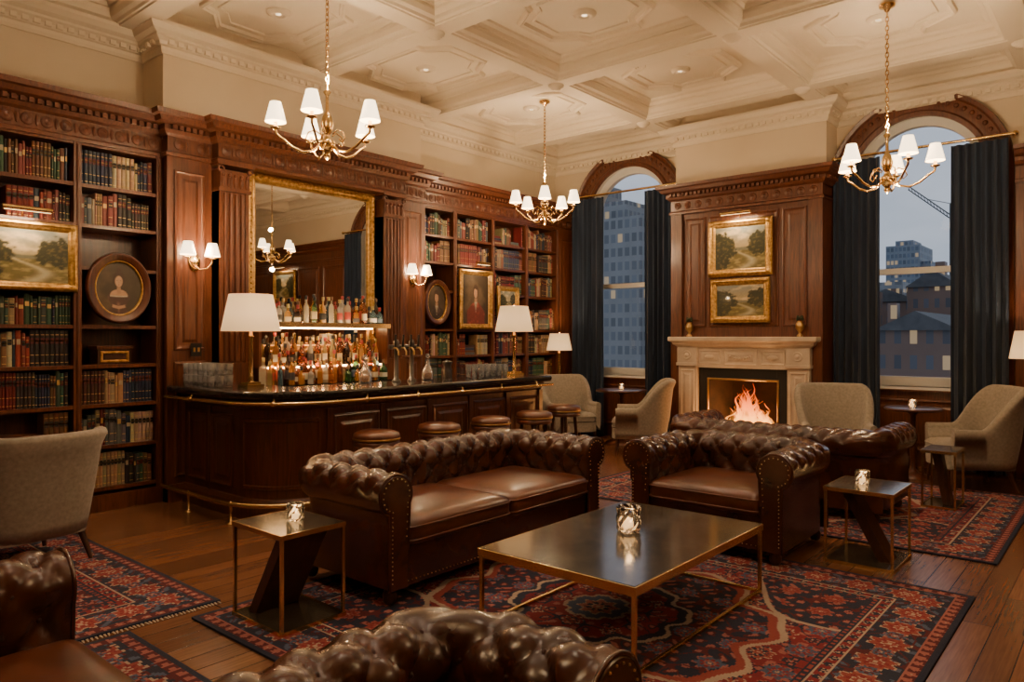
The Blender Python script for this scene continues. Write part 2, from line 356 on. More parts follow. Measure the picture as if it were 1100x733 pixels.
# ------------------------------------------------------------------ wood entablature + panelling
ENT=[(-.25,3.14),(.02,3.14),(.02,3.17),(.0,3.185),(.0,3.32),(.03,3.34),(.045,3.37),(.045,3.41),(.10,3.43),(.12,3.47),(.15,3.48),(.16,3.52),(-.25,3.52)]
mb=MB()
entp=[(-6.78,BY),(-6.78,3.04),(-6.66,3.04),(-6.66,3.46),(-6.54,3.46),(-6.54,5.76),(-6.66,5.76),(-6.66,6.2),(-6.78,6.2),(-6.78,FY-.02)]
sweep(mb,entp,ENT,WOOD)
dents(mb,entp,.04,.085,3.37,3.41,.06,.035,WOOD)
for i in range(len(entp)-1):
    a=entp[i];b=entp[i+1]
    if abs(a[1]-b[1])<.3: continue
    k=int(abs(b[1]-a[1])/.14)
    for j in range(k):
        y=a[1]+(b[1]-a[1])*(j+.5)/k
        mb.lathe([(.05,0),(.045,.01),(.03,.006),(.02,.016),(.001,.02)],WOOD,n=10,M=MW(a[0],y,3.253))
        mb.ball((a[0],y+.07,3.253),.016,WOOD,6,4,sc=(.8,1,3))
mb.obj('trim_2')

def fluted(mb,x,y0,y1,z0,z1,m):
    mb.box(-6.75,x-.012,y0,y1,z0,z1,m)
    w=y1-y0
    mb.box(-6.75,x,y0,y0+.035,z0,z1,m); mb.box(-6.75,x,y1-.035,y1,z0,z1,m)
    n=4
    for i in range(n):
        yc=y0+.035+(w-.07)*(i+.5)/n
        mb.tube([(x-.012,yc,z0+.02),(x-.012,yc,z1-.02)],(w-.07)/n*.36,m,8)
    mb.box(-6.75,x+.02,y0-.02,y1+.02,z0-.25,z0,m)
    mb.box(-6.75,x+.02,y0-.015,y1+.015,z1,z1+.03,m)
    for k in range(5):
        yc=y0+w*(k+.5)/5
        mb.ball((x+.01,yc,z1+.09),.03,m,8,5,sc=(.8,.8,2))
        mb.ball((x+.025,yc,z1+.15),.02,m,8,5)
    mb.box(-6.75,x+.015,y0,y1,z1+.03,z1+.2,m)
    for yc in (y0,y1):
        mb.tube([(x+.02,yc+.035*math.cos(i*.6)*(1-i*.08),z1+.2+.035*math.sin(i*.6)*(1-i*.08)) for i in range(11)],.012,m,6)
    mb.box(-6.75,x+.045,y0-.035,y1+.035,z1+.24,z1+.28,m)
mb=MB()
mb.box(WX,-6.72,3.04,6.2,0,3.16,WOOD)
for y0,y1 in ((3.04,3.46),(5.76,6.2)):
    mb.box(-6.75,-6.67,y0,y1,0,3.16,WOOD)
    w=y1-y0; yc=(y0+y1)/2
    panel(mb,MW(-6.67,yc,.75),w-.12,1.05); panel(mb,MW(-6.67,yc,2.2),w-.12,1.65)
    mb.box(-6.72,-6.64,y0,y1,0,.16,WOOD)
fluted(mb,-6.56,3.48,3.78,1.25,2.88,WOOD); mb.box(-6.75,-6.56,3.48,3.78,0,1.02,WOOD)
fluted(mb,-6.56,5.46,5.74,1.25,2.88,WOOD); mb.box(-6.75,-6.56,5.46,5.74,0,1.02,WOOD)
mb.obj('trim_3',bevel=0)

# ------------------------------------------------------------------ bookcases
SH=[.2,.56,.92,1.26,1.60,2.10,2.46,2.80]
def bookcase(name,ys):
    mb=MB(); x0=WX+.01; x1=-6.78
    mb.box(x0,x0+.02,ys[0],ys[-1],0,3.14,WOODD)
    for y in ys:
        mb.box(x0,x1,y-.022,y+.022,0,3.14,WOOD)
        mb.box(x1,x1+.012,y-.03,y+.03,.12,3.14,WOOD)
        mb.tube([(x1+.012,y,.14),(x1+.012,y,3.12)],.012,WOOD,6)
    for z in SH:
        mb.box(x0,x1-.005,ys[0],ys[-1],z-.03,z,WOOD)
    mb.box(x0,x1+.02,ys[0]-.02,ys[-1]+.02,0,.14,WOOD)
    mb.box(x0,x1,ys[0],ys[-1],3.12,3.16,WOOD)
    return mb.obj(name)
PAL=[(.18,.02,.016),(.22,.035,.025),(.12,.014,.014),(.03,.05,.10),(.015,.028,.06),(.025,.065,.04),(.04,.085,.055),(.13,.055,.025),(.2,.10,.045),(.065,.028,.017),(.018,.016,.015),(.035,.03,.028),(.32,.23,.13),(.4,.32,.21),(.10,.12,.13),(.17,.04,.035)]
def fill(mb,y0,y1,z,hmax,xf,dense=.5):
    y=y0+.005
    while y<y1-.03:
        k=R.randint(2,9); c=R.choice(PAL); h=min(hmax-.015,R.uniform(.23,.31)); w=R.uniform(.02,.042); sets=R.random()<.55
        if R.random()<.09*dense and y+.22<y1:
            zz=z
            for _ in range(R.randint(2,4)):
                t=R.uniform(.025,.04); cc=R.choice(PAL); l=R.uniform(.17,.21)
                mb.box(xf-.2,xf-R.uniform(.0,.02),y,y+l,zz,zz+t-.002,BOOKM,col=cc); zz+=t
            y+=.23; continue
        for _ in range(k):
            if not sets: c=R.choice(PAL) if R.random()<.5 else c; w=R.uniform(.018,.045); h=min(hmax-.015,max(.21,h+R.uniform(-.03,.03)))
            if y+w>y1: return
            cc=tuple(v*R.uniform(.8,1.25) for v in c); xs=xf-R.uniform(0,.012)
            g=.0012
            mb.add([(xs-.16,y+g,z),(xs-.006,y+g,z),(xs,y+w*.3,z),(xs,y+w*.7,z),(xs-.006,y+w-g,z),(xs-.16,y+w-g,z)]+[(a,b,z+h) for a,b in ((xs-.16,y+g),(xs-.006,y+g),(xs,y+w*.3),(xs,y+w*.7),(xs-.006,y+w-g),(xs-.16,y+w-g))],
                   [(0,1,7,6),(1,2,8,7),(2,3,9,8),(3,4,10,9),(4,5,11,10),(6,7,8,9,10,11)],BOOKM,col=cc)
            x=xs+.0008
            def band(f0,f1,m,col=None):
                mb.add([(x,y+w*.14,z+h*f0),(x,y+w*.86,z+h*f0),(x,y+w*.86,z+h*f1),(x,y+w*.14,z+h*f1)],[(0,1,2,3)],m,col=col)
            if sets or R.random()<.5:
                for f in (.08,.3,.86): band(f,f+.018,GILTL)
                band(.62,.78,BOOKM,(.12,.02,.02) if c[0]<.1 else (.02,.02,.02)); band(.68,.72,GILTL)
            else:
                band(.6,.75,GILTL if R.random()<.4 else BOOKM,(.4,.33,.22))
            y+=w
        if R.random()<.12*dense: y+=R.uniform(.03,.08)
def books(name,ys,skips):
    mb=MB()
    for bi,(a,b) in enumerate(zip(ys,ys[1:])):
        for si,z in enumerate(SH):
            top=(SH+[3.14])[si+1]
            if (bi,si) in skips: continue
            fill(mb,a+.03,b-.03,z,top-z-.03,-6.82)
    return mb.obj(name)
YA=[-.75,.05,.78,1.5,2.34,3.02]
YBk=[6.22,6.83,7.57,8.31,9.05]
bookcase('bookcase',YA); bookcase('bookcase',YBk)
books('books',YA,{(4,4),(4,5),(4,3)})
books('books',YBk,{(0,4),(0,5)})
mb=MB(); mb.box(WX,-6.76,9.05,9.49,0,3.14,WOOD); panel(mb,MW(-6.76,9.27,1.7),.34,2.6); mb.obj('trim_4')
mb=MB(); mb.box(-.14,.14,-.09,.09,0,.13,WOODH); mb.box(-.15,.15,-.1,.1,.13,.16,WOOD); rrings(mb,MF(0,-.09,.065),.24,.1,[(0,0),(.004,.008),(.02,.008),(.024,0)],GOLD)
mb.obj('wooden_keepsake_box',(-6.93,2.66,1.26),pi/2,bevel=.003)

# ------------------------------------------------------------------ pictures
def vn(x,y,s):
    xi=np.floor(x);yi=np.floor(y);fx=x-xi;fy=y-yi;fx=fx*fx*(3-2*fx);fy=fy*fy*(3-2*fy)
    def h(a,b): 
        t=np.sin(a*127.1+b*311.7+s*74.7)*43758.5453; return t-np.floor(t)
    return (h(xi,yi)*(1-fx)+h(xi+1,yi)*fx)*(1-fy)+(h(xi,yi+1)*(1-fx)+h(xi+1,yi+1)*fx)*fy
def fbm(x,y,s,o=4):
    r=0;a=.5
    for i in range(o): r=r+a*vn(x*2**i,y*2**i,s+i); a*=.5
    return r
def mixc(a,b,t): return a*(1-t[...,None])+np.array(b)*t[...,None]
def sst(a,b,x):
    t=np.clip((x-a)/(b-a),0,1); return t*t*(3-2*t)
def picture(kind,u,v,s):
    c=np.zeros(u.shape+(3,))
    if kind=='land':
        c[:]=(.42,.33,.17); c=mixc(c,(.25,.27,.24),sst(.5,1,v)); c=mixc(c,(.75,.6,.36),sst(.42,.7,fbm(u*5,v*8,s))*.8)
        hz=.42+.06*fbm(u*4,u*0,s+5)
        c=mixc(c,(.10,.12,.10),sst(.0,.03,hz+.08-v)*.8)
        g=sst(0,.02,hz-v); c=mixc(c,(.15,.12,.035),g); c=mixc(c,(.3,.24,.09),g*sst(.45,.65,fbm(u*9,v*22,s+2)))
        riv=np.exp(-((u-(.55+.2*np.sin(v*9)))/(.03+.2*(.42-v).clip(0)))**2)*g; c=mixc(c,(.5,.45,.3),riv*.8)
        for cx,cy,r in ((.12,.55,.26),(.3,.5,.14),(.9,.58,.24),(.75,.47,.1),(.02,.3,.3)):
            d=np.hypot((u-cx),(v-cy)*.8)+ .22*(fbm(u*14,v*14,s+cx*9)-.5)
            t=sst(0,.04,r-d); c=mixc(c,(.03,.032,.012),t); c=mixc(c,(.11,.09,.025),t*sst(.5,.7,fbm(u*24,v*24,s+3)))
    elif kind=='lady':
        dark=(.045,.022,.012); skin=(.50,.30,.19)
        c[:]=(.05,.034,.018); c=mixc(c,(.16,.11,.06),sst(.35,.75,fbm(u*3,v*3,s))*.8)
        wv=.012*(fbm(u*9,v*9,s)-.5)
        # dress: narrow waist, sloping shoulders, wide skirt
        hw=np.where(v>.40,.20-.9*np.maximum(v-.40,0),np.where(v>.24,.11+.55*(v-.24),.11+1.1*(.24-v)))
        dress=sst(0,.02,hw+wv-abs(u-.5))*sst(0,.015,.50-v)
        c=mixc(c,(.07,.035,.028),dress); c=mixc(c,(.20,.11,.075),dress*sst(.5,.75,fbm(u*10,v*7,s+4)))
        # bare shoulders, neck
        c=mixc(c,skin,sst(0,.015,.145-np.hypot(u-.5,(v-.42)*1.5))*sst(0,.015,v-.405))
        c=mixc(c,(.55,.48,.38),sst(0,.012,.014-abs(v-(.405+.35*(u-.5)**2)))*sst(0,.01,.145-abs(u-.5)))
        c=mixc(c,tuple(k*.85 for k in skin),sst(0,.012,.036-abs(u-.5))*sst(0,.01,v-.44)*sst(0,.01,.59-v))
        # folded arms / hands
        c=mixc(c,skin,sst(0,.015,.03-abs(v-(.235+.25*abs(u-.5))))*sst(0,.015,.11-abs(u-.5))*.85)
        # hair with bun
        c=mixc(c,dark,sst(0,.018,.105-np.hypot(u-.5,(v-.665)*.8+wv))); c=mixc(c,dark,sst(0,.015,.045-np.hypot(u-.5,(v-.80)*.9)))
        hd=sst(0,.016,.074-np.hypot((u-.5)*1.1,(v-.632)*.78)); c=mixc(c,(.54,.34,.22),hd); c=mixc(c,(.30,.16,.10),hd*sst(0,.06,u-.52)*.7)
        c=mixc(c,dark,sst(0,.012,.012+.45*abs(u-.5)-abs(v-.735))*sst(0,.01,.075-abs(u-.5)))
        for ex in (.472,.528): c=mixc(c,(.05,.025,.015),sst(0,.005,.009-np.hypot(u-ex,(v-.648)*1.8)))
        c=mixc(c,(.35,.08,.06),sst(0,.005,.012-np.hypot(u-.5,(v-.582)*2.2)))
        c=mixc(c,(.34,.19,.12),sst(0,.005,.006-np.hypot((u-.502),(v-.618)*.4)))
    else:
        dark=(.05,.024,.014)
        c[:]=(.04,.026,.014); c=mixc(c,(.13,.09,.05),sst(.35,.75,fbm(u*3,v*3,s))*.8)
        wv=.012*(fbm(u*9,v*9,s)-.5)
        sh=.40-1.05*np.maximum(abs(u-.5)-.10,0)**1.25-v
        body=sst(0,.025,sh+wv+.05)*sst(0,.02,.36-abs(u-.5)); bc=(.03,.02,.018) if s%2 else (.14,.03,.022)
        c=mixc(c,bc,body); c=mixc(c,tuple(k*2.2 for k in bc),body*sst(.5,.75,fbm(u*7,v*10,s+4)))
        c=mixc(c,(.36,.21,.13),sst(0,.015,.055-abs(u-.5))*sst(0,.01,v-.40)*sst(0,.01,.58-v))
        c=mixc(c,(.42,.36,.27),sst(0,.015,.06*(v-.20)/.24-abs(u-.5))*sst(0,.01,.455-v)*sst(0,.02,v-.22))
        c=mixc(c,(.03,.02,.02),sst(0,.01,.02-abs(u-.5))*sst(0,.01,.42-v)*sst(0,.01,v-.26)*.7)
        c=mixc(c,dark,sst(0,.02,.118-np.hypot(u-.5,(v-.665)*.72+wv)))
        hd=sst(0,.018,.088-np.hypot((u-.5)*1.12,(v-.635)*.74)); c=mixc(c,(.46,.27,.165),hd); c=mixc(c,(.20,.10,.06),hd*sst(0,.07,u-.515)*.8)
        c=mixc(c,dark,sst(0,.012,.03-abs(v-.735+.25*(u-.5)))*sst(0,.01,.07-abs(u-.5)))
        for ex in (.468,.532): c=mixc(c,(.05,.025,.015),sst(0,.006,.011-np.hypot(u-ex,(v-.65)*1.6))); c=mixc(c,(.09,.05,.03),sst(0,.006,.014-np.hypot(u-ex,(v-.672)*3.2))*.8)
        c=mixc(c,(.22,.07,.045),sst(0,.006,.016-np.hypot(u-.5,(v-.578)*2.6)))
        c=mixc(c,(.24,.12,.07),sst(0,.006,.008-np.hypot((u-.503),(v-.618)*.4)))
    return np.clip(c*(.85+.3*fbm(u*30,v*30,s+9)[...,None]),0,1)
def painting(name,M,w,h,kind,seed,fw=.07,oval=False,fm=None,ns=64):
    mb=MB(); mb.M=M; fm=fm or GOLD
    if not oval:
        rrings(mb,None,w,h,[(0,0),(0,.03),(fw*.15,.045),(fw*.4,.05),(fw*.55,.035),(fw*.8,.03),(fw*.9,.022),(fw,.012)],fm)
        mb.add([(-w/2,-h/2,0),(w/2,-h/2,0),(w/2,h/2,0),(-w/2,h/2,0)],[(0,1,2,3)],WOODD)
        for sx in (-1,1):
            for sy in (-1,1): mb.ball((sx*(w/2-fw*.45),sy*(h/2-fw*.45),.04),fw*.4,fm,8,5,sc=(1,1,.5))
        W=w/2-fw;H=h/2-fw; nx=ns; ny=int(ns*h/w)
        u,v=np.meshgrid(np.linspace(0,1,nx+1),np.linspace(0,1,ny+1)); c=picture(kind,u,v,seed).reshape(-1,3)
        vs=[(-W+2*W*a,-H+2*H*b,.013) for a,b in zip(u.ravel(),v.ravel())]
        fs=[(j*(nx+1)+i,j*(nx+1)+i+1,(j+1)*(nx+1)+i+1,(j+1)*(nx+1)+i) for j in range(ny) for i in range(nx)]
        mb.add(vs,fs,CANVAS,True,col=[tuple(x) for x in c])
    else:
        def el(i): return [((w/2-i)*math.cos(2*pi*k/40),(h/2-i)*math.sin(2*pi*k/40)) for k in range(40)]
        rrings(mb,None,w,h,[(0,0),(0,.03),(fw*.1,.045),(fw*.2,.05),(fw*.35,.04),(fw*.7,.045),(fw*.85,.03),(fw*.9,.028)],fm,None,el,True)
        rrings(mb,None,w,h,[(fw*.86,.03),(fw*.92,.036),(fw,.03),(fw*1.05,.012)],GOLD,None,el,True)
        vs=[(0,0,.013)];uu=[.5];vv=[.5]; K=72; NR=40
        for r in range(1,NR+1):
            for k in range(K):
                x=r/NR*math.cos(2*pi*k/K); y=r/NR*math.sin(2*pi*k/K); vs.append((x*(w/2-fw),y*(h/2-fw),.013)); uu.append(.5+x*.36); vv.append(.53+y*.40)
        c=picture(kind,np.array(uu),np.array(vv),seed)
        fs=[(0,1+k,1+(k+1)%K) for k in range(K)]+[(1+r*K+k,1+r*K+(k+1)%K,1+(r+1)*K+(k+1)%K,1+(r+1)*K+k) for r in range(NR-1) for k in range(K)]
        mb.add(vs,fs,CANVAS,True,col=[tuple(x) for x in c])
        mb.add([(x,y,.002) for x,y in el(.002)],[tuple(range(40))],WOODD)
    return mb.obj(name)
def piclight(M,w,power=2.5):
    mb=MB(); mb.M=M
    mb.tube([(0,0,0),(0,.05,.03),(0,.07,.1),(0,.05,.14)],.007,BRASS,6)
    mb.tube([(-w/2,.045,.15),(w/2,.045,.15)],.02,BRASS,10)
    mb.box(-w/2+.01,w/2-.01,.024,.028,.144,.156,GLOW)
    o=mb.obj('picture_light')
    p=M@Vector((0,.015,.15)); t=M@Vector((0,-.35,.0))
    l=light('AREA',tuple(p),power,(1,.7,.4),w*.8,o,target=tuple(t)); l.data.shape='RECTANGLE'; l.data.size_y=.03
painting('landscape_painting',MW(-6.765,1.93,2.15),.80,.56,'land',3); piclight(MW(-6.76,1.93,2.46),.34,3.4)
painting('oval_portrait',MW(-6.79,2.67,1.925),.54,.62,'lady',1,.08,True,WOODD)
painting('oval_portrait',MW(-6.79,6.5,1.94),.46,.58,'port',3,.07,True,WOODD)
painting('portrait_painting',MW(-6.765,7.2,2.0),.64,.80,'port',2,.075); piclight(MW(-6.76,7.2,2.43),.26,2.4)
painting('landscape_painting',MW(-6.765,7.86,2.0),.46,.42,'land',8,.07)
painting('landscape_painting',MF(-3.82,8.965,2.63),.84,.72,'land',5,.095); piclight(MF(-3.82,8.965,3.01),.4,4.2)
painting('landscape_painting',MF(-3.82,8.965,1.96),.78,.56,'land',12,.085)
painting('landscape_painting',MF(1.37,9.42,2.65),.9,.72,'land',6,.1); piclight(MF(1.37,9.42,3.03),.4)

# ------------------------------------------------------------------ mirror, back bar, bottles
mb=MB(); M=MW(-6.72,4.63,2.23); 
rrings(mb,M,1.6,1.82,[(0,0),(0,.035),(.012,.05),(.03,.055),(.045,.04),(.07,.035),(.085,.04),(.095,.03),(.1,.01)],GOLD,MIRROR)
for i in range(32):
    for sy in (-1,1): mb.ball((-.76+1.52*i/31,sy*.87,.05),.014,GOLD,6,4,M=M)
    for sx in (-1,1): mb.ball((sx*.76,-.87+1.74*i/31,.05),.014,GOLD,6,4,M=M)
mb.obj('gilt_mirror')
mb=MB()
mb.box(-6.72,-6.38,3.79,5.45,0,.98,WOODD); mb.box(-6.72,-6.34,3.79,5.45,.98,1.02,GRANITE)
for i in range(3): panel(mb,MW(-6.38,4.07+.56*i,.5),.5,.8,WOODD)
mb.box(-6.66,-6.5,3.85,5.4,1.02,1.2,WOODD)
mb.box(-6.66,-6.42,3.81,5.44,1.60,1.63,WOOD); mb.box(-6.43,-6.415,3.81,5.44,1.595,1.645,BRASS)
for y in (3.83,5.42): mb.box(-6.65,-6.44,y-.012,y+.012,1.2,1.6,WOOD)
mb.box(-6.655,-6.635,3.9,5.36,1.585,1.598,STRIP)
mb.box(-6.495,-6.485,3.9,5.36,1.185,1.199,STRIP)
bb=mb.obj('back_bar_cabinet')
l=light('AREA',(-6.50,4.63,1.59),6,(1,.60,.28),1.4,bb,target=(-6.50,4.63,0)); l.data.shape='RECTANGLE'; l.data.size_y=.03
l=light('AREA',(-6.40,4.63,1.66),2.0,(1,.60,.28),1.4,bb,target=(-6.62,4.63,2.1)); l.data.shape='RECTANGLE'; l.data.size_y=.02
BP=[[(.036,0),(.038,.01),(.038,.17),(.032,.2),(.014,.225),(.013,.28)],[(.037,0),(.038,.008),(.038,.2),(.03,.225),(.014,.24),(.012,.29)],[(.045,0),(.048,.012),(.048,.11),(.04,.14),(.014,.16),(.013,.2)],[(.032,0),(.034,.01),(.034,.19),(.015,.235),(.013,.30)],[(.04,0),(.042,.01),(.046,.15),(.038,.18),(.015,.2),(.015,.24)]]
BC=[(.6,.24,.04),(.5,.16,.025),(.75,.42,.11),(.8,.72,.55),(.7,.7,.64),(.06,.17,.05),(.4,.10,.025),(.6,.46,.2),(.05,.03,.02),(.15,.28,.34),(.7,.34,.07),(.6,.22,.04),(.3,.08,.02)]
LC=[(.62,.56,.42),(.5,.4,.22),(.05,.05,.06),(.40,.06,.04),(.58,.54,.45),(.1,.16,.25),(.02,.02,.02)]
def bottle(mb,x,y,z,s=1):
    p=R.choice(BP); c=R.choice(BC); n=10 if R.random()<.75 else 4
    mb.lathe([(.001,0)]+[(r*s,h*s) for r,h in p],BOTTLE,(x,y,z),n,col=c,smooth=n>4)
    hz=p[-1][1]*s; mb.lathe([(.015,hz-.01),(.016,hz),(.016,hz+.03),(.001,hz+.032)],BOOKM,(x,y,z),8,col=R.choice([(.02,.02,.02),(.4,.3,.1),(.3,.03,.03),(.15,.08,.04)]))
    if R.random()<.6:
        h1=p[2][1]; rr=(p[2][0]+.0012)*s; mb.lathe([(rr,h1*.3*s),(rr,h1*.75*s)],LABEL,(x,y,z),n,col=R.choice(LC),smooth=n>4)
mb=MB()
def row(x,y0,y1,z,s=1,st=.086):
    y=y0
    while y<y1: bottle(mb,x+R.uniform(-.006,.006),y,z,s*R.uniform(.9,1.08)); y+=st*R.uniform(.97,1.18)
row(-6.58,3.9,5.38,1.631,.95); row(-6.48,3.95,5.38,1.631,.85,.10)
row(-6.60,3.92,5.36,1.201,1.0,.088); row(-6.54,3.96,5.36,1.201,.9,.09)
row(-6.44,3.86,5.40,1.021,1.0,.088); row(-6.38,3.9,5.3,1.021,.8,.11)
mb.obj('liquor_bottles')

# ------------------------------------------------------------------ bar counter
arcp=[(-5.7+.5*math.sin(a),3.7-.5*math.cos(a)) for a in [pi/2*i/12 for i in range(13)]]
bp=[(-6.66,3.2)]+arcp+[(-5.2,6.62)]
mb=MB()
sweep(mb,bp,[(-.45,.0),(-.45,1.0),(.0,1.0),(.05,1.0),(.06,.97),(.03,.95),(.03,.92),(.0,.90),(.0,.17),(.015,.165),(.03,.14),(.035,.13),(.035,.0)],WOODD)
sweep(mb,bp,[(-.48,1.0),(-.48,1.06),(.15,1.06),(.165,1.052),(.17,1.04),(.165,1.02),(.15,1.0)],GRANITE)
for xc in (-6.4,-5.98): panel(mb,MF(xc,3.2,.535),.36,.62,WOODD)
for i in range(5): panel(mb,MW(-5.2,4.02+.575*i,.535),.5,.62,WOODD)
for i in range(6): 
    y=3.735+.575*i
    mb.box(-5.2,-5.18,y-.03,y+.03,.17,.9,WOODD)
a1=arcp[1:-1]
for z in (.26,.81): sweep(mb,a1,[(0,z-.018),(.016,z-.012),(.016,z+.012),(0,z+.018)],WOODD)
for p in (arcp[1],arcp[-2]): mb.tube([(p[0],p[1],.25),(p[0],p[1],.82)],.014,WOODD,6)
mb.box(-6.2,-6.16,3.18,3.2,.17,.9,WOODD)
panel(mb,MF(-5.43,6.62,.5)@Matrix.Rotation(pi,4,'Y'),.36,.62,WOODD)
rp=[(x,y,.965) for x,y in offpath(bp,.185)]
mb.tube(rp,.014,BRASS,8)
def alongs(path,step):
    out=[];
    for a,b in zip(path,path[1:]):
        L=math.dist(a,b); 
        if L>step*1.2:
            k=int(L/step)
            for j in range(k): out.append(tuple(a[t]+(b[t]-a[t])*(j+.5)/k for t in range(2)))
    return out
r2=offpath(bp,.185); 
for (x,y) in alongs(r2,.55)+[r2[7]]:
    mb.ball((x,y,.965),.024,BRASS,8,5); mb.tube([(x,y,.965),(x-.03,y+.03,1.005)],.008,BRASS,6)
fp=[(x,y,.16) for x,y in offpath(bp,.2)]
mb.tube(fp,.02,BRASS,10)
for (x,y) in alongs(offpath(bp,.2),.8)+[offpath(bp,.2)[3],offpath(bp,.2)[11],offpath(bp,.2)[-1]]:
    mb.lathe([(.035,0),(.035,.01),(.012,.02),(.012,.14),(.026,.16),(.001,.188)],BRASS,(x,y,0),10)
mb.obj('bar_counter')

def tumblers(name,x0,x1,y0,y1,z,st=.075,tall=.09,layers=2):
    mb=MB()
    for k in range(layers):
        x=x0
        while x<x1:
            y=y0
            while y<y1:
                mb.lathe([(.001,.0),(.026,0),(.033,tall),(.0315,tall),(.025,.012),(.001,.012)],GLASST,(x,y,z+k*(tall+.003)),14); y+=st
            x+=st
    mb.obj(name)
tumblers('glass_tumblers',-6.50,-6.02,3.14,3.36,1.061,.086,.1)
tumblers('glass_tumblers',-5.50,-5.25,5.75,6.2,1.061,.095,tall=.14,layers=1)
mb=MB()
for y in (-.10,.10):
    mb.lathe([(.045,0),(.045,.01),(.024,.03),(.020,.34),(.028,.36),(.028,.39),(.016,.41),(.001,.42)],GUNM,(0,y,0),14)
for y in (-.15,-.05,.05,.15):
    mb.tube([(0,y,.33),(.06,y,.33),(.09,y,.30),(.09,y,.26)],.009,BRASSD,8); mb.tube([(.04,y,.34),(.05,y,.46)],.011,BLACK,8)
mb.tube([(0,-.19,.34),(0,.19,.34)],.022,GUNM,12)
mb.obj('beer_tap',(-5.52,4.85,1.061))
mb=MB()
mb.lathe([(.05,0),(.05,.09),(.042,.13),(.05,.17),(.055,.18),(.001,.2)],GUNM,(0,0,0),16); mb.obj('ice_bucket',(-5.45,5.38,1.061))
def decanter(loc,c):
    mb=MB(); mb.lathe([(.001,.0),(.055,0),(.062,.02),(.06,.09),(.03,.14),(.016,.16),(.016,.2),(.026,.215)],GLASST,n=14)
    mb.lathe([(.001,.008),(.05,.008),(.056,.02),(.052,.075),(.001,.075)],BOTTLE,n=14,col=c); mb.ball((0,0,.245),.024,GLASST,8,6); mb.obj('whisky_decanter',loc)
decanter((-5.5,5.15,1.061),(.6,.2,.03)); decanter((-5.62,4.45,1.061),(.75,.35,.08))
mb=MB(); mb.box(0,.008,-.05,.05,-.06,.06,BLACK); mb.box(.008,.014,-.03,-.01,-.02,.02,BRASSD); mb.box(.008,.014,.01,.03,-.02,.02,BRASSD); mb.obj('light_switch',(-6.655,3.3,1.38))

# ------------------------------------------------------------------ sconces & lamps
def shade(mb,c,r0,r1,h,m,n=20):
    mb.lathe([(r1,0),(r0,h),(r0-.003,h),(r1-.003,0),(r1,0)],m,c,n)
def sconce(loc):
    mb=MB()
    mb.lathe([(.055,0),(.055,.01),(.04,.018),(.035,.03),(.001,.035)],BRASS,M=MW(0,0,0),n=16,sy=1.7)
    for s in (-1,1):
        mb.tube([(.02,0,-.03),(.07,s*.02,-.07),(.11,s*.07,-.06),(.12,s*.11,-.01),(.12,s*.115,.03)],.008,BRASS,8)
        mb.lathe([(.005,0),(.03,.01),(.032,.015),(.012,.02),(.011,.06),(.001,.06)],BRASS,(.12,s*.115,.02),12)
        shade(mb,(.12,s*.115,.055),.04,.07,.12,SHADE)
    o=mb.obj('wall_sconce',loc)
    for s in (-1,1): light('POINT',(.12,s*.115,.12),11,size=.015,parent=o)
    light('POINT',(.15,0,.12),14,size=.03,parent=o)
sconce((-6.65,3.28,2.19)); sconce((-6.65,5.98,2.19))
def table_lamp(loc,H,rb,rt,hs,power=30,sq=True):
    mb=MB()
    if sq: mb.box(-.08,.08,-.08,.08,0,.025,BRASS); mb.box(-.06,.06,-.06,.06,.025,.045,BRASS)
    else: mb.lathe([(.08,0),(.08,.015),(.03,.04)],BRASS)
    zb=H-hs
    mb.lathe([(.03,.04),(.02,.07),(.025,.08),(.018,.1),(.018,zb-.06),(.026,zb-.05),(.014,zb-.03),(.01,zb+.05)],BRASS,n=14)
    mb.tube([(0,0,zb),(0,0,H+.01)],.004,BRASS,6); mb.ball((0,0,H+.015),.012,BRASS)
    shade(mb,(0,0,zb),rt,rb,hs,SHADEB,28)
    for a in range(3): mb.tube([(0,0,H-.01),((rt-.002)*math.cos(a*2.09),(rt-.002)*math.sin(a*2.09),H-.01)],.002,BRASS,4)
    mb.ball((0,0,zb+hs*.45),.03,GLOW,10,6)
    o=mb.obj('table_lamp',loc)
    light('POINT',(0,0,zb+hs*.75),power,size=.03,parent=o); light('POINT',(0,0,zb+.05),power*.8,size=.03,parent=o)
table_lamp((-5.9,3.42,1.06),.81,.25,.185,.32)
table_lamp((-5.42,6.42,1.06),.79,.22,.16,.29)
table_lamp((-6.52,8.76,.72),.83,.19,.14,.25,15)
table_lamp((-.80,9.0,.72),.84,.19,.14,.28,15)
def round_table(loc,r,h,name='round_side_table'):
    mb=MB(); mb.lathe([(.001,h-.03),(r-.02,h-.03),(r,h-.02),(r,h-.006),(r-.01,h),(.001,h)],WOODD,n=28)
    mb.lathe([(r*.62,0),(r*.6,.02),(.06,.05),(.03,.09),(.028,.2),(.045,.3),(.025,.36),(.028,h-.08),(.08,h-.03)],WOODD,n=16)
    return mb.obj(name,loc)
round_table((-6.52,8.76,0),.2,.72); round_table((-.80,9.0,0),.2,.72)
round_table((-5.5,8.85,0),.36,.76,'round_pedestal_table'); round_table((-1.82,8.78,0),.28,.74,'round_pedestal_table'); round_table((-6.40,1.66,0),.34,.74,'round_pedestal_table')

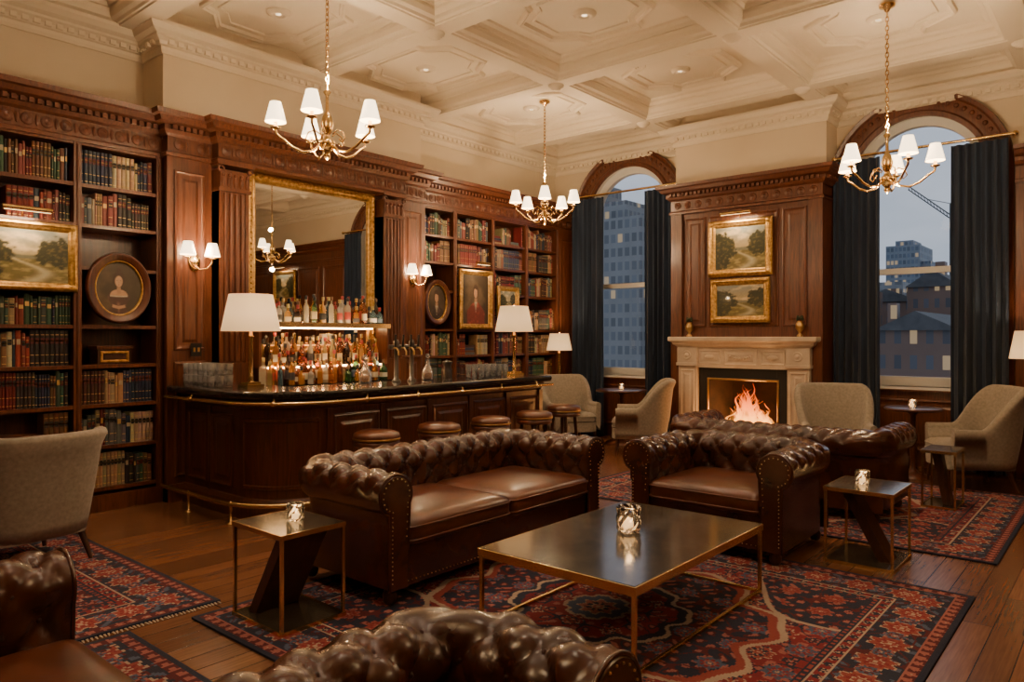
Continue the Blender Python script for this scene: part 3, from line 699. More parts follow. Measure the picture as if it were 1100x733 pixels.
def chandelier(loc,drop,pw=1):
    mb=MB(); D=-drop
    mb.lathe([(.001,-.07),(.02,-.06),(.03,-.035),(.065,-.02),(.07,0)],BRASS,n=18)
    z=-.07; k=0
    while z>D+.42:
        pts=[]
        for j in range(8):
            a=2*pi*j/8; x=.014*math.cos(a); zz=.028*math.sin(a)
            pts.append((x,0,z-.02+zz) if k%2 else (0,x,z-.02+zz))
        mb.tube(pts,.0045,BRASS,4,True); z-=.04; k+=1
    mb.lathe([(.008,.42),(.014,.40),(.01,.37),(.03,.35),(.012,.32),(.014,.2),(.035,.16),(.05,.10),(.035,.04),(.018,.02),(.03,-.01),(.06,-.03),(.065,-.05),(.045,-.09),(.02,-.12),(.028,-.14),(.02,-.16),(.001,-.175)],BRASS,(0,0,D),18)
    cs=[]
    for i in range(5):
        a=2*pi*i/5+.35; ca,sa=math.cos(a),math.sin(a)
        pr=[(.04,-.05),(.10,-.11),(.18,-.125),(.26,-.09),(.33,-.03),(.375,.0),(.38,.04)]
        prs=[]
        for j in range(len(pr)-1):
            for t in (0,.5): prs.append((pr[j][0]*(1-t)+pr[j+1][0]*t,pr[j][1]*(1-t)+pr[j+1][1]*t))
        prs.append(pr[-1])
        mb.tube([(r*ca,r*sa,D+zz) for r,zz in prs],.010,BRASS,8)
        mb.tube([(r*ca,r*sa,D+zz) for r,zz in ((.05,.02),(.09,.05),(.14,.03),(.16,-.02),(.13,-.05),(.11,-.02))],.006,BRASS,6)
        c=(.38*ca,.38*sa,D+.03); cs.append(c)
        mb.lathe([(.006,0),(.035,.012),(.04,.02),(.014,.024),(.013,.09),(.001,.09)],BRASS,c,14)
        shade(mb,(c[0],c[1],c[2]+.06),.042,.078,.15,SHADE,18)
    o=mb.obj('chandelier',loc)
    for c in cs: light('POINT',(c[0],c[1],c[2]+.13),15*pw,size=.015,parent=o)
    light('POINT',(.03,0,D+.45),32*pw,size=.035,parent=o); light('POINT',(0,0,D-.26),46*pw,size=.035,parent=o)
chandelier((-4.76,3.40,4.3),1.26)
chandelier((-5.7,7.35,4.48),1.39)
chandelier((-1.70,7.2,4.48),1.52)
chandelier((.9,3.6,4.48),1.4,.95)  # out of view to the right, added as fill light for the room
chandelier((-2.1,-.3,4.48),1.4,.95)  # unseen behind the camera, another chandelier added only for soft fill
for (x,y) in ((-3.9,3.78),(-1.85,3.78),(-3.9,5.62),(-1.85,5.62),(-5.95,1.92),(-3.9,1.92),(-3.9,7.5),(-5.95,5.62),(-5.95,3.78),(-1.85,1.92)):
    light('SPOT',(x,y,4.46),54,(1,.76,.52),.06,ceil,target=(x,y,0),angle=1.9,blend=.9)

# ------------------------------------------------------------------ windows, curtains
def window(xc,n):
    mb=MB(); y0,y1=FY+.14,FY+.2
    def ring(r0,r1,ya,yb,m):
        rs=[]
        for i in range(25):
            a=pi*i/24; c,s=-math.cos(a),math.sin(a)
            rs.append([(xc+r0*c,ya,SPR+r0*s),(xc+r1*c,ya,SPR+r1*s),(xc+r1*c,yb,SPR+r1*s),(xc+r0*c,yb,SPR+r0*s)])
        mb.loft(rs,m,True,True,True,False)
    ring(WR-.10,WR+.01,y0-.03,y1,WHITEP)
    for s in (-1,1): 
        a,b=sorted((xc+s*(WR+.01),xc+s*(WR-.10))); mb.box(a,b,y0-.03,y1,SILL,SPR,WHITEP)
    for z,t in ((SILL+.05,.06),(2.28,.035)): mb.box(xc-WR+.02,xc+WR-.02,y0,y1,z-t,z+t,WHITEP)
    mb.box(xc-WR,xc+WR,FY-.05,FY+.2,SILL-.03,SILL,WHITEP)
    pts=[(xc-WR+.05,SILL)]+[(xc-(WR-.05)*math.cos(pi*i/24),SPR+(WR-.05)*math.sin(pi*i/24)) for i in range(25)]+[(xc+WR-.05,SILL)]
    mb.add([(x,FY+.17,z) for x,z in pts],[tuple(range(len(pts)))],PANE)
    mb.obj('window_%d'%n)
    mb=MB(); prof=[(WR-.02,0),(WR-.02,.04),(WR+.03,.05),(WR+.05,.03),(WR+.08,.035),(WR+.18,.04),(WR+.2,.07),(TR-.01,.09),(TR,.0)]
    rs=[]
    def sec(cx,cz,c,s): return [(cx+r*c,FY-d,cz+r*s) for r,d in prof]
    rs.append(sec(xc,0,-1,0)); 
    for i in range(33):
        a=pi*i/32; rs.append(sec(xc,SPR,-math.cos(a),math.sin(a)))
    rs.append(sec(xc,0,1,0))
    mb.loft(rs,WOOD,True,False,False,False)
    for i in range(28):
        a=pi*(i+.5)/28; r=WR+.13
        mb.ball((xc-r*math.cos(a),FY-.04,SPR+r*math.sin(a)),.028,WOOD,6,4,sc=(1,.6,1))
    mb.box(xc-WR,xc+WR,FY-.04,FY,0,SILL-.03,WOOD); mb.box(xc-WR,xc+WR,FY-.1,FY,SILL-.05,SILL-.03,WOOD)
    panel(mb,MF(xc,FY-.04,.48),1.2,.6)
    mb.obj('trim_%d'%(n+4))
window(W1,1); window(W2,2)
def curtain(x0,x1,y=9.29,zt=3.6):
    mb=MB(); w=x1-x0; nf=max(4,int(w/.085)); nx=nf*8; rows=[]; ph=R.uniform(0,6)
    for k in range(15):
        t=k/14; z=.03+(zt-.03)*t; amp=.022+.03*(1-t)**.5; row=[]
        for i in range(nx+1):
            s=i/nx; a=2*pi*nf*s+.5*math.sin(s*9+ph)+.25*math.sin(z*1.3+s*7)*(1-t)
            row.append((x0+w*s+.012*math.sin(a*2)*(1-t),y+amp*math.sin(a)*(1+.3*math.sin(s*13+ph)),z))
        rows.append(row)
    mb.loft(rows,VELVET,False); mb.obj('curtain')
curtain(-6.68,-6.08); curtain(-5.39,-4.86); curtain(-2.79,-2.27); curtain(-1.55,-1.02)
for a,b in ((-6.72,-4.83),(-2.78,-.96)):
    mb=MB(); mb.tube([(a,9.29,3.64),(b,9.29,3.64)],.016,BRASS,10)
    for x in (a,b): mb.ball((x,9.29,3.64),.03,BRASS)
    for x in (a+.03,b-.03): mb.tube([(x,9.29,3.64),(x,9.48,3.64)],.01,BRASS,6)
    mb.obj('curtain_rod')
mb=MB(); mb.box(W2+TR,RX,FY-.05,FY,0,3.14,WOOD)
x=W2+TR+.1
while x<RX-.5:
    panel(mb,MF(x+.42,FY-.05,.55),.8,.75); panel(mb,MF(x+.42,FY-.05,2.05),.8,1.95); x+=.95
sweep(mb,[(W2+TR,FY-.06),(RX,FY-.06)],[(max(a,-.05),b) for a,b in ENT],WOOD)
for xc in (W1,W2):
    for s in (-1,1):
        a,b=sorted((xc+s*TR,xc+s*(TR+.25))); a=max(a,WX)
        if xc==W2 and s<0 or xc==W1: mb.box(a,b,FY-.03,FY,0,3.14,WOOD)
mb.obj('trim_7')
mb=MB(); mb.box(RX-.05,RX,BY,FY,0,3.14,WOOD)
y=BY+.1
while y<FY-1: 
    panel(mb,MW(RX-.05,y+.45,2.0)@Matrix.Rotation(pi,4,'Y'),.85,2.0); y+=1.0
mb.box(RX-.14,RX,BY,FY,3.14,3.5,WOOD); mb.obj('trim_8')
mb=MB(); mb.box(WX,RX,BY,BY+.05,0,3.14,WOOD); mb.box(WX,RX,BY,BY+.14,3.14,3.5,WOOD); mb.obj('trim_9')

# ------------------------------------------------------------------ chimney breast & fireplace
mb=MB(); XL,XR=-4.79,-2.81; YF=9.0
mb.box(XL,-4.36,YF,FY,0,3.2,WOOD); mb.box(-3.22,XR,YF,FY,0,3.2,WOOD); mb.box(-4.36,-3.22,YF,FY,1.2,3.2,WOOD)
for a,b in ((XL,XL+.16),(XR-.16,XR)): mb.box(a,b,YF-.04,YF,0,3.14,WOOD)
panel(mb,MF(-4.45,YF,2.35),.30,1.45); panel(mb,MF(-3.8,YF,2.35),.92,1.45); panel(mb,MF(-3.15,YF,2.35),.30,1.45)
cp=[(XL,FY-.02),(XL,YF-.04),(XR,YF-.04),(XR,FY-.02)]
sweep(mb,cp,[(max(a,-.1),b) for a,b in ENT],WOOD)
dents(mb,cp,.04,.085,3.37,3.41,.06,.035,WOOD)
for j in range(13):
    x=XL+.1+j*.148; mb.lathe([(.05,0),(.045,.01),(.03,.006),(.02,.016),(.001,.02)],WOOD,n=10,M=MF(x,YF-.04,3.253))
mb.obj('trim_10')
mb=MB(); CX=-3.79; YM=8.97
for s in (-1,1):
    xa=CX+s*.72; w=.15
    mb.box(xa-w,xa+w,YM-.10,YM+.03,0,.16,MARBLE); mb.box(xa-w+.02,xa+w-.02,YM-.08,YM+.03,.16,1.12,MARBLE)
    panel(mb,MF(xa,YM-.08,.64),.2,.86,MARBLE,.7)
    mb.box(xa-w,xa+w,YM-.11,YM+.03,1.12,1.16,MARBLE)
    mb.box(xa-w+.01,xa+w-.01,YM-.10,YM+.03,1.16,1.36,MARBLE)
    mb.lathe([(.06,0),(.055,.015),(.035,.008),(.02,.02),(.001,.025)],MARBLE,n=14,M=MF(xa,YM-.10,1.26))
mb.box(CX-.6,CX+.6,YM-.07,YM+.03,1.10,1.36,MARBLE)
panel(mb,MF(CX,YM-.07,1.24),.44,.2,MARBLE,.6)
for s in (-1,1):
    panel(mb,MF(CX+s*.41,YM-.07,1.24),.3,.18,MARBLE,.5)
    mb.ball((CX+s*.41,YM-.08,1.24),.04,MARBLE,8,5,sc=(1.8,.4,.8))
for i in range(9): mb.ball((CX-.13+.26*i/8,YM-.085,1.25-.03*math.sin(pi*i/8)),.018,MARBLE,8,5)
sweep(mb,[(CX-.86,YM+.03),(CX-.86,YM-.08),(CX+.86,YM-.08),(CX+.86,YM+.03)],[(-.1,1.36),(.0,1.36),(.02,1.38),(.05,1.40),(.06,1.43),(.09,1.44),(.1,1.45),(.1,1.49),(.095,1.5),(-.1,1.5)],MARBLE)
mb.box(CX-.88,CX+.88,YM-.1,YM+.03,1.455,1.499,MARBLE)
mb.box(CX-.58,CX-.44,YM-.02,YM+.02,0,1.1,BLACK); mb.box(CX+.44,CX+.58,YM-.02,YM+.02,0,1.1,BLACK); mb.box(CX-.44,CX+.44,YM-.02,YM+.02,.94,1.1,BLACK)
rrings(mb,MF(CX,YM-.02,.47),.94,1.0,[(0,0),(.005,.012),(.02,.012),(.025,0)],BRASSD)
BR=noisy('firebrick',(.012,.007,.005),(.05,.024,.014),.95,(1,1,1),6,5)
x0,x1=CX-.44,CX+.44; k=.12
mb.add([(x0,YM,0),(x0+k,YM+.42,0),(x1-k,YM+.42,0),(x1,YM,0),(x0,YM,.95),(x0+k,YM+.42,.95),(x1-k,YM+.42,.95),(x1,YM,.95)],[(0,1,5,4),(1,2,6,5),(2,3,7,6),(4,5,6,7),(0,1,2,3)],BR)
mb.box(CX-.92,CX+.92,8.42,YM-.0,0,.035,GRANITE)
mb.obj('marble_fireplace',bevel=.003)
mb=MB()
for i in range(9): mb.tube([(-.28+.07*i,-.14,.12),(-.28+.07*i,.12,.12)],.01,IRON,6)
for x in (-.3,.3):
    mb.tube([(x,-.16,0),(x,-.16,.32)],.012,IRON,8); mb.ball((x,-.16,.34),.03,BRASSD); mb.tube([(x,.12,0),(x,.12,.14)],.012,IRON,6)
mb.tube([(-.3,-.16,.24),(.3,-.16,.24)],.01,IRON,6); mb.tube([(-.3,-.16,.13),(.3,-.16,.13)],.01,IRON,6)
def log_mat():
    m,nt,b=newmat('burning_log'); tc=N(nt,'ShaderNodeTexCoord'); nz=N(nt,'ShaderNodeTexNoise'); nz.inputs['Scale'].default_value=16; nz.inputs['Detail'].default_value=5
    nt.links.new(tc.outputs['Object'],nz.inputs[0]); mr=N(nt,'ShaderNodeMapRange'); mr.inputs['From Min'].default_value=.5; mr.inputs['From Max'].default_value=.7; mr.inputs['To Max'].default_value=6
    nt.links.new(nz.outputs['Fac'],mr.inputs['Value']); nt.links.new(mr.outputs[0],b.inputs['Emission Strength']); b.inputs['Emission Color'].default_value=(1,.2,.03,1)
    b.inputs['Base Color'].default_value=(.02,.012,.008,1); b.inputs['Roughness'].default_value=.9; return m
LOG=log_mat()
for a,b,r in (((-.29,-.05,.17),(.27,-.02,.19),.055),((-.25,.06,.18),(.3,.05,.17),.055),((-.2,-.08,.26),(.24,.05,.29),.05),((.1,-.12,.25),(-.14,.1,.37),.045),((-.26,-.1,.24),(.02,.0,.36),.04)):
    mb.tube([a,tuple((p+q_)/2+.01 for p,q_ in zip(a,b)),b],r,LOG,10)
for i in range(30): mb.ball((R.uniform(-.26,.26),R.uniform(-.12,.12),.14+R.uniform(0,.02)),R.uniform(.015,.03),LOG,6,4)
gr=mb.obj('fire_grate',(CX,9.17,.036))
mb=MB()
for i in range(90):
    x=max(-.31,min(.31,R.gauss(0,.17))); y=R.uniform(-.12,.1); h=R.uniform(.16,.58)*(1-abs(x)*1.7); w=R.uniform(.012,.034); ph=R.uniform(0,6); z0=.2+R.uniform(0,.18); rs=[]
    for t in [0,.08,.16,.26,.36,.46,.56,.66,.76,.86,.94,1]:
        rr=w*math.sin(pi*min(1,(t**.8*.85+.12)))**.9*(1-t*.35)+.0008; cx=x+(.06*math.sin(ph+t*6)+.025*math.sin(ph*2+t*13))*t-x*.35*t; cy=y+.03*math.cos(ph+t*6)*t
        rs.append([(cx+rr*math.cos(2*pi*j/8),cy+.6*rr*math.sin(2*pi*j/8),z0+h*t) for j in range(8)])
    mb.loft(rs,FLAME,True,True,True,True)
fl=mb.obj('fire_flames',(CX,9.17,.036))
light('POINT',(0,-.16,.42),30,(1,.42,.12),.10,fl)
light('POINT',(0,-.42,.5),9,(1,.42,.12),.12,fl)
def urn(loc):
    mb=MB(); mb.lathe([(.035,0),(.035,.02),(.012,.04),(.02,.06),(.05,.10),(.055,.14),(.03,.18),(.035,.19)],BRASSD,n=16)
    LEAF=P('dark_leaves',(.03,.045,.02),.6)
    for i in range(14):
        a=i*2.4; mb.ball((.03*math.cos(a),.03*math.sin(a),.21+.01*(i%4)),.018,LEAF,6,4)
    mb.obj('mantel_urn',loc)
urn((-4.5,8.92,1.5)); urn((-3.06,8.92,1.5))

# ------------------------------------------------------------------ chesterfields
def sst1(a,b,x):
    t=max(0,min(1,(x-a)/(b-a))); return t*t*(3-2*t)
def chesterfield(name,L,D,loc,rz,nc,onearm=0):
    mb=MB(); A=.205; X0=L/2-A; Yb=D/2-A; r=.07
    segs=[('l',(-X0,-D/2),(0,1),Yb-r+D/2),('a',(-X0+r,Yb-r),pi,r*pi/2),('l',(-X0+r,Yb),(1,0),2*X0-2*r),('a',(X0-r,Yb-r),pi/2,r*pi/2),('l',(X0,Yb-r),(0,-1),Yb-r+D/2)]
    if onearm: segs=[('l',(-L/2,Yb),(1,0),L/2+X0-r)]+segs[3:]
    S=sum(x[3] for x in segs)
    def path(s):
        for k,(t,p,d,l) in enumerate(segs):
            if s<=l or k==len(segs)-1:
                if t=='l': return (p[0]+d[0]*s,p[1]+d[1]*s),(-d[1],d[0])
                a=d-s/r; return (p[0]+r*math.cos(a),p[1]+r*math.sin(a)),(math.cos(a),math.sin(a))
            s-=l
    co,cz,cr=.09,.615,.115; a0=math.radians(208); a1=math.radians(-50); T1=.26; T2=T1+(a0-a1)*cr
    def prof(t):
        if t<T1: return (-.012*t/T1,.30+t),(-1,0.0)
        if t<=T2:
            a=a0-(t-T1)/cr; return (co+cr*math.cos(a),cz+cr*math.sin(a)),(math.cos(a),math.sin(a))
        u=t-T2
        if u<.03: return (.163-.9*u,.527-.4*u),(1,0)
        return (.138,.515-(u-.03)),(1,0)
    ds,dt=.165,.21
    def surf(s,t,extra=0):
        (px,py),(nx,ny)=path(s); (o,z),(no,nz)=prof(t)
        w=sst1(.03,.09,t)*(1-sst1(.60,.68,t))*sst1(0,.05,s)*sst1(0,.05,S-s)
        p=(s-S/2)/ds+(t-.02)/dt; q_=(s-S/2)/ds-(t-.02)/dt
        f=abs(math.sin(pi*p)*math.sin(pi*q_))
        dsp=w*(.038*f**.38-.021)+extra
        o+=no*dsp; z+=nz*dsp
        return (px+nx*o,py+ny*o,z)
    ns=int(S/.0165); ts=[T1*i/13 for i in range(13)]+[T1+(T2-T1)*i/27 for i in range(28)]+[T2+.015,T2+.03,T2+.1,T2+.3,T2+.44]
    rings=[[surf(S*i/ns,t) for t in ts] for i in range(ns+1)]
    mb.loft(rings,LEATHER,False)
    for a in range(-30,31):
        for b in range(-30,31):
            s=S/2+ds*(a+b)/2; t=.02+dt*(a-b)/2
            if .05<s<S-.05 and .09<t<.62:
                mb.ball(surf(s,t,.002),.011,BUTTON,6,4)
    outl=[prof(t)[0] for t in ts]; outl=outl[:-1]+[(.138,.09),(0,.09)]
    if onearm: mb.add([(-L/2,Yb+o,z) for o,z in outl],[tuple(range(len(outl)))],LEATHER)
    for sg in ((1,) if onearm else (-1,1)):
        def fr(pts,y): return [(sg*(X0+o),y,z) for o,z in pts]
        i2=offpath(outl,.012,True)
        ar=lambda P_: abs(sum(P_[i][0]*P_[(i+1)%len(P_)][1]-P_[(i+1)%len(P_)][0]*P_[i][1] for i in range(len(P_))))
        sgn=1 if ar(i2)<ar(outl) else -1
        i2=offpath(outl,sgn*.010,True)
        mb.loft([fr(outl,-D/2),fr(outl,-D/2-.008),fr(i2,-D/2-.018)],LEATHER,True,False,True,True)
        mb.tube(fr(outl[:-3],-D/2-.010),.008,LEATHER,6)
        i4=offpath(outl,sgn*.022,True)[2:-3]; acc=0; last=None
        for pt in i4:
            if last is not None: acc+=math.dist(pt,last)
            last=pt
            if acc>.024: acc=0; mb.ball((sg*(X0+pt[0]),-D/2-.019,pt[1]),.004,BRASSD,6,4)
        zz=.5
        while zz>.12:
            mb.ball((sg*(X0+.12),-D/2-.019,zz),.004,BRASSD,6,4); zz-=.024
    bx=-L/2 if onearm else -X0-.02
    mb.box(bx,X0+.02,-D/2+.02,Yb+.1,.09,.325,LEATHER)
    mb.box(bx if onearm else -L/2+.066,L/2-.066,Yb+.12,Yb+.137,.09,.3,LEATHER)
    k=int((X0-bx)/.03)
    for i in range(k): mb.ball((bx+(X0-bx)*(i+.5)/k,-D/2+.018,.115),.004,BRASSD,6,4)
    xl=-L/2+.01 if onearm else -X0
    cw=(X0-xl)/nc
    for i in range(nc):
        cushion(mb,xl+cw*(i+.5),(-D/2+Yb)/2-.012,.315,.455,cw/2-.003,(D/2+Yb)/2+.012,LEATHERS,.05,.028)
    for sx in (-1,1):
        for y in (-D/2+.07,D/2-.13):
            mb.lathe([(.025,0),(.038,.02),(.042,.05),(.03,.08),(.03,.1)],WOODH,(sx*(L/2-.14),y,0),12)
    return mb.obj(name,loc,rz)
Z=.013
chesterfield('chesterfield_sofa',2.18,.94,(-3.57,3.63,Z),pi/2,2)
chesterfield('chesterfield_armchair',1.24,.98,(-2.27,5.18,Z),0,1)
chesterfield('chesterfield_sofa',2.0,.94,(-2.45,6.68,Z),pi,2)
chesterfield('chesterfield_chaise',1.32,.95,(-2.36,.47,Z),pi,1,onearm=1)
chesterfield('chesterfield_armchair',1.22,.66,(-1.30,1.02,0.0),pi/2,1)

# ------------------------------------------------------------------ tub chairs
def tub(loc,rz,H=.97,p0=.16,p1=.36):
    mb=MB(); W=.30
    n=48
    La=.30; Lc=pi*W; S=2*La+Lc
    rings=[]
    for i in range(n+1):
        s=S*i/n
        if s<La: p=(-W,-La+s); nn=(-1,0)
        elif s<La+Lc:
            a=pi-(s-La)/W; p=(W*math.cos(a),W*math.sin(a)); nn=(math.cos(a),math.sin(a))
        else: p=(W,-(s-La-Lc)); nn=(1,0)
        if p[1]>0:
            c,s_=p[0]/W,p[1]/W; k=1/max(.001,(abs(c)**3.2+abs(s_)**3.2)**(1/3.2)); p=(p[0]*k,p[1]*k)
        b=sst1(p0,p1,min(i,n-i)/n); h=.60+(H-.60)*b; lean=.10*b
        th=.08; e=sst1(0,.03,min(i,n-i)/n)
        prof=[(.03,.22),(.045,.30),(.05+lean*.3,.5),(.05+lean*.7,h-.12),(.055+lean,h-.04),(.045+lean,h-.012),(.02+lean,h),(-.015+lean,h-.008),(-.03+lean,h-.035),(-.035+lean*.7,h-.12),(-.045+lean*.2,.55),(-.04,.42),(-.04,.30)]
        k=.82+.18*e
        rings.append([(p[0]+nn[0]*o*k,p[1]+nn[1]*o,z) for o,z in prof])
    mb.loft(rings,FABRIC,True,True,True,True)
    mb.loft([[(x,y-.02,z) for x,y in rrect(.30,.33,.14)] for z in (.21,.34)],FABRIC,True,True,True,True)
    cushion(mb,0,-.04,.33,.45,.262,.31,FABRIC,.07,.025)
    for sx in (-1,1):
        for y,dy in ((-.27,-.03),(.2,.08)):
            mb.tube([(sx*.25,y,.24),(sx*.29,y+dy,0.004)],.02,WOODH,8,rs=[.026,.013])
    for i in range(3):
        for j in range(2+i%2):
            x=(j-(1+i%2)/2)*.14; z=.62+i*.1; mb.ball((x,W*.93+.02+.02*i-abs(x)*.10,z),.01,FABRIC,6,4)
    return mb.obj('upholstered_armchair',loc,rz)
tub((-5.58,1.60,0),math.radians(-80),.89,.18,.30)
tub((-1.24,8.5,Z),math.radians(-58),1.0)
tub((-2.42,8.15,0),math.radians(25),.99)
tub((-6.02,8.32,0),math.radians(60),.96)
tub((-4.88,8.3,0),math.radians(-60),.96)

def stool(loc):
    mb=MB(); mb.lathe([(.001,.66),(.17,.66),(.185,.67),(.19,.70),(.18,.725),(.14,.74),(.001,.748)],LEATHERS,n=24)
    mb.lathe([(.175,.62),(.185,.63),(.185,.66),(.17,.665)],WOODD,n=24)
    mb.lathe([(.191,.672),(.194,.68),(.191,.688)],BRASSD,n=24)
    for i in range(4):
        a=pi/4+i*pi/2; c,s=math.cos(a),math.sin(a)
        mb.tube([(.12*c,.12*s,.63),(.15*c,.15*s,.3),(.19*c,.19*s,0.005)],.015,WOODH,8,rs=[.02,.016,.012])
    mb.tube([(.163*math.cos(a),.163*math.sin(a),.24) for a in [2*pi*k/24 for k in range(24)]],.009,BRASS,6,True)
    mb.obj('bar_stool',loc)
for y in (3.82,4.52,5.2,5.86): stool((-4.68,y,0))
stool((-4.86,6.62,0))

# ------------------------------------------------------------------ tables
mb=MB(); a,b,h=.46,.71,.40
mb.box(-a,a,-b,b,h-.03,h,STONE); rrings(mb,Matrix.Translation((0,0,h-.038)),2*a+.016,2*b+.016,[(0,0),(0,.036),(.008,.036)],BRASS)
for sx in (-1,1):
    for sy in (-1,1): mb.box(sx*(a-.008)-.010,sx*(a-.008)+.010,sy*(b-.008)-.010,sy*(b-.008)+.010,0,h-.03,BRASS)
    mb.box(sx*(a-.008)-.009,sx*(a-.008)+.009,-b+.01,b-.01,.0,.018,BRASS); mb.box(sx*(a-.008)-.007,sx*(a-.008)+.007,-b+.01,b-.01,h-.05,h-.03,BRASS)
for sy in (-1,1): 
    mb.box(-a+.01,a-.01,sy*(b-.008)-.009,sy*(b-.008)+.009,.0,.018,BRASS); mb.box(-a+.01,a-.01,sy*(b-.008)-.007,sy*(b-.008)+.007,h-.05,h-.03,BRASS)
mb.obj('coffee_table',(-2.12,3.49,Z),bevel=.002)
def ztable(loc,w,d,flip=1,h=.5,sw=.13):
    mb=MB(); a,b=w/2,d/2
    mb.box(-a,a,-b,b,h-.018,h,STONE); mb.box(-a,a,-b,b,0,.016,STONE)
    for sx in (-1,1):
        for sy in (-1,1): mb.box(sx*(a-.006)-.008,sx*(a-.006)+.008,sy*(b-.006)-.008,sy*(b-.006)+.008,.016,h-.018,BRASS)
    rrings(mb,Matrix.Translation((0,0,h-.024)),w+.012,d+.012,[(0,0),(0,.025),(.007,.025)],BRASS); rrings(mb,Matrix.Translation((0,0,0)),w+.012,d+.012,[(0,0),(0,.02),(.007,.02)],BRASS)
    f=flip
    mb.add([(f*(-a+.05),-sw,.016),(f*(-a+.05+.07),-sw,.016),(f*(a-.05),-sw,h-.018),(f*(a-.12),-sw,h-.018),(f*(-a+.05),sw,.016),(f*(-a+.05+.07),sw,.016),(f*(a-.05),sw,h-.018),(f*(a-.12),sw,h-.018)],
           [(0,1,2,3),(4,5,6,7),(0,1,5,4),(1,2,6,5),(2,3,7,6),(3,0,4,7)],WOODH)
    mb.obj('side_table',loc)
ztable((-3.45,2.22,Z),.46,.38); ztable((-1.38,5.34,0),.42,.48,-1,sw=.09); ztable((-1.30,7.42,Z),.26,.4,-1,sw=.06)
def candle(loc,r=.062,h=.12):
    mb=MB(); n=16; rings=[]
    for k,z in enumerate((0,.15,.38,.62,.85,1)):
        rr=r*(.85 if k in(0,) else 1.0)
        rings.append([(rr*(1+.07*(1 if (j+k)%2 else -1))*math.cos(2*pi*j/n),rr*(1+.07*(1 if (j+k)%2 else -1))*math.sin(2*pi*j/n),h*z) for j in range(n)])
    for k,z in enumerate((1,.15)): rings.append([(r*.86*math.cos(2*pi*j/n),r*.86*math.sin(2*pi*j/n),h*z) for j in range(n)])
    mb.loft(rings,GLASS,True,True,True,False)
    mb.lathe([(.001,h*.16),(r*.55,h*.16),(r*.55,h*.42),(.001,h*.42)],CANDLE,n=12); mb.ball((0,0,h*.55),.009,GLOW,6,5,sc=(1,1,1.8))
    o=mb.obj('candle_holder',loc); light('POINT',(0,0,h*1.1),.3,(1,.55,.2),.02,o)
candle((-2.16,3.55,Z+.401),.066,.14); candle((-3.45,2.26,Z+.501),.045,.09); candle((-1.42,5.36,.501),.045,.09); candle((-1.82,8.75,.741),.04,.09); candle((-6.42,1.5,.741),.045,.1); candle((-5.5,8.85,.761),.04,.08)

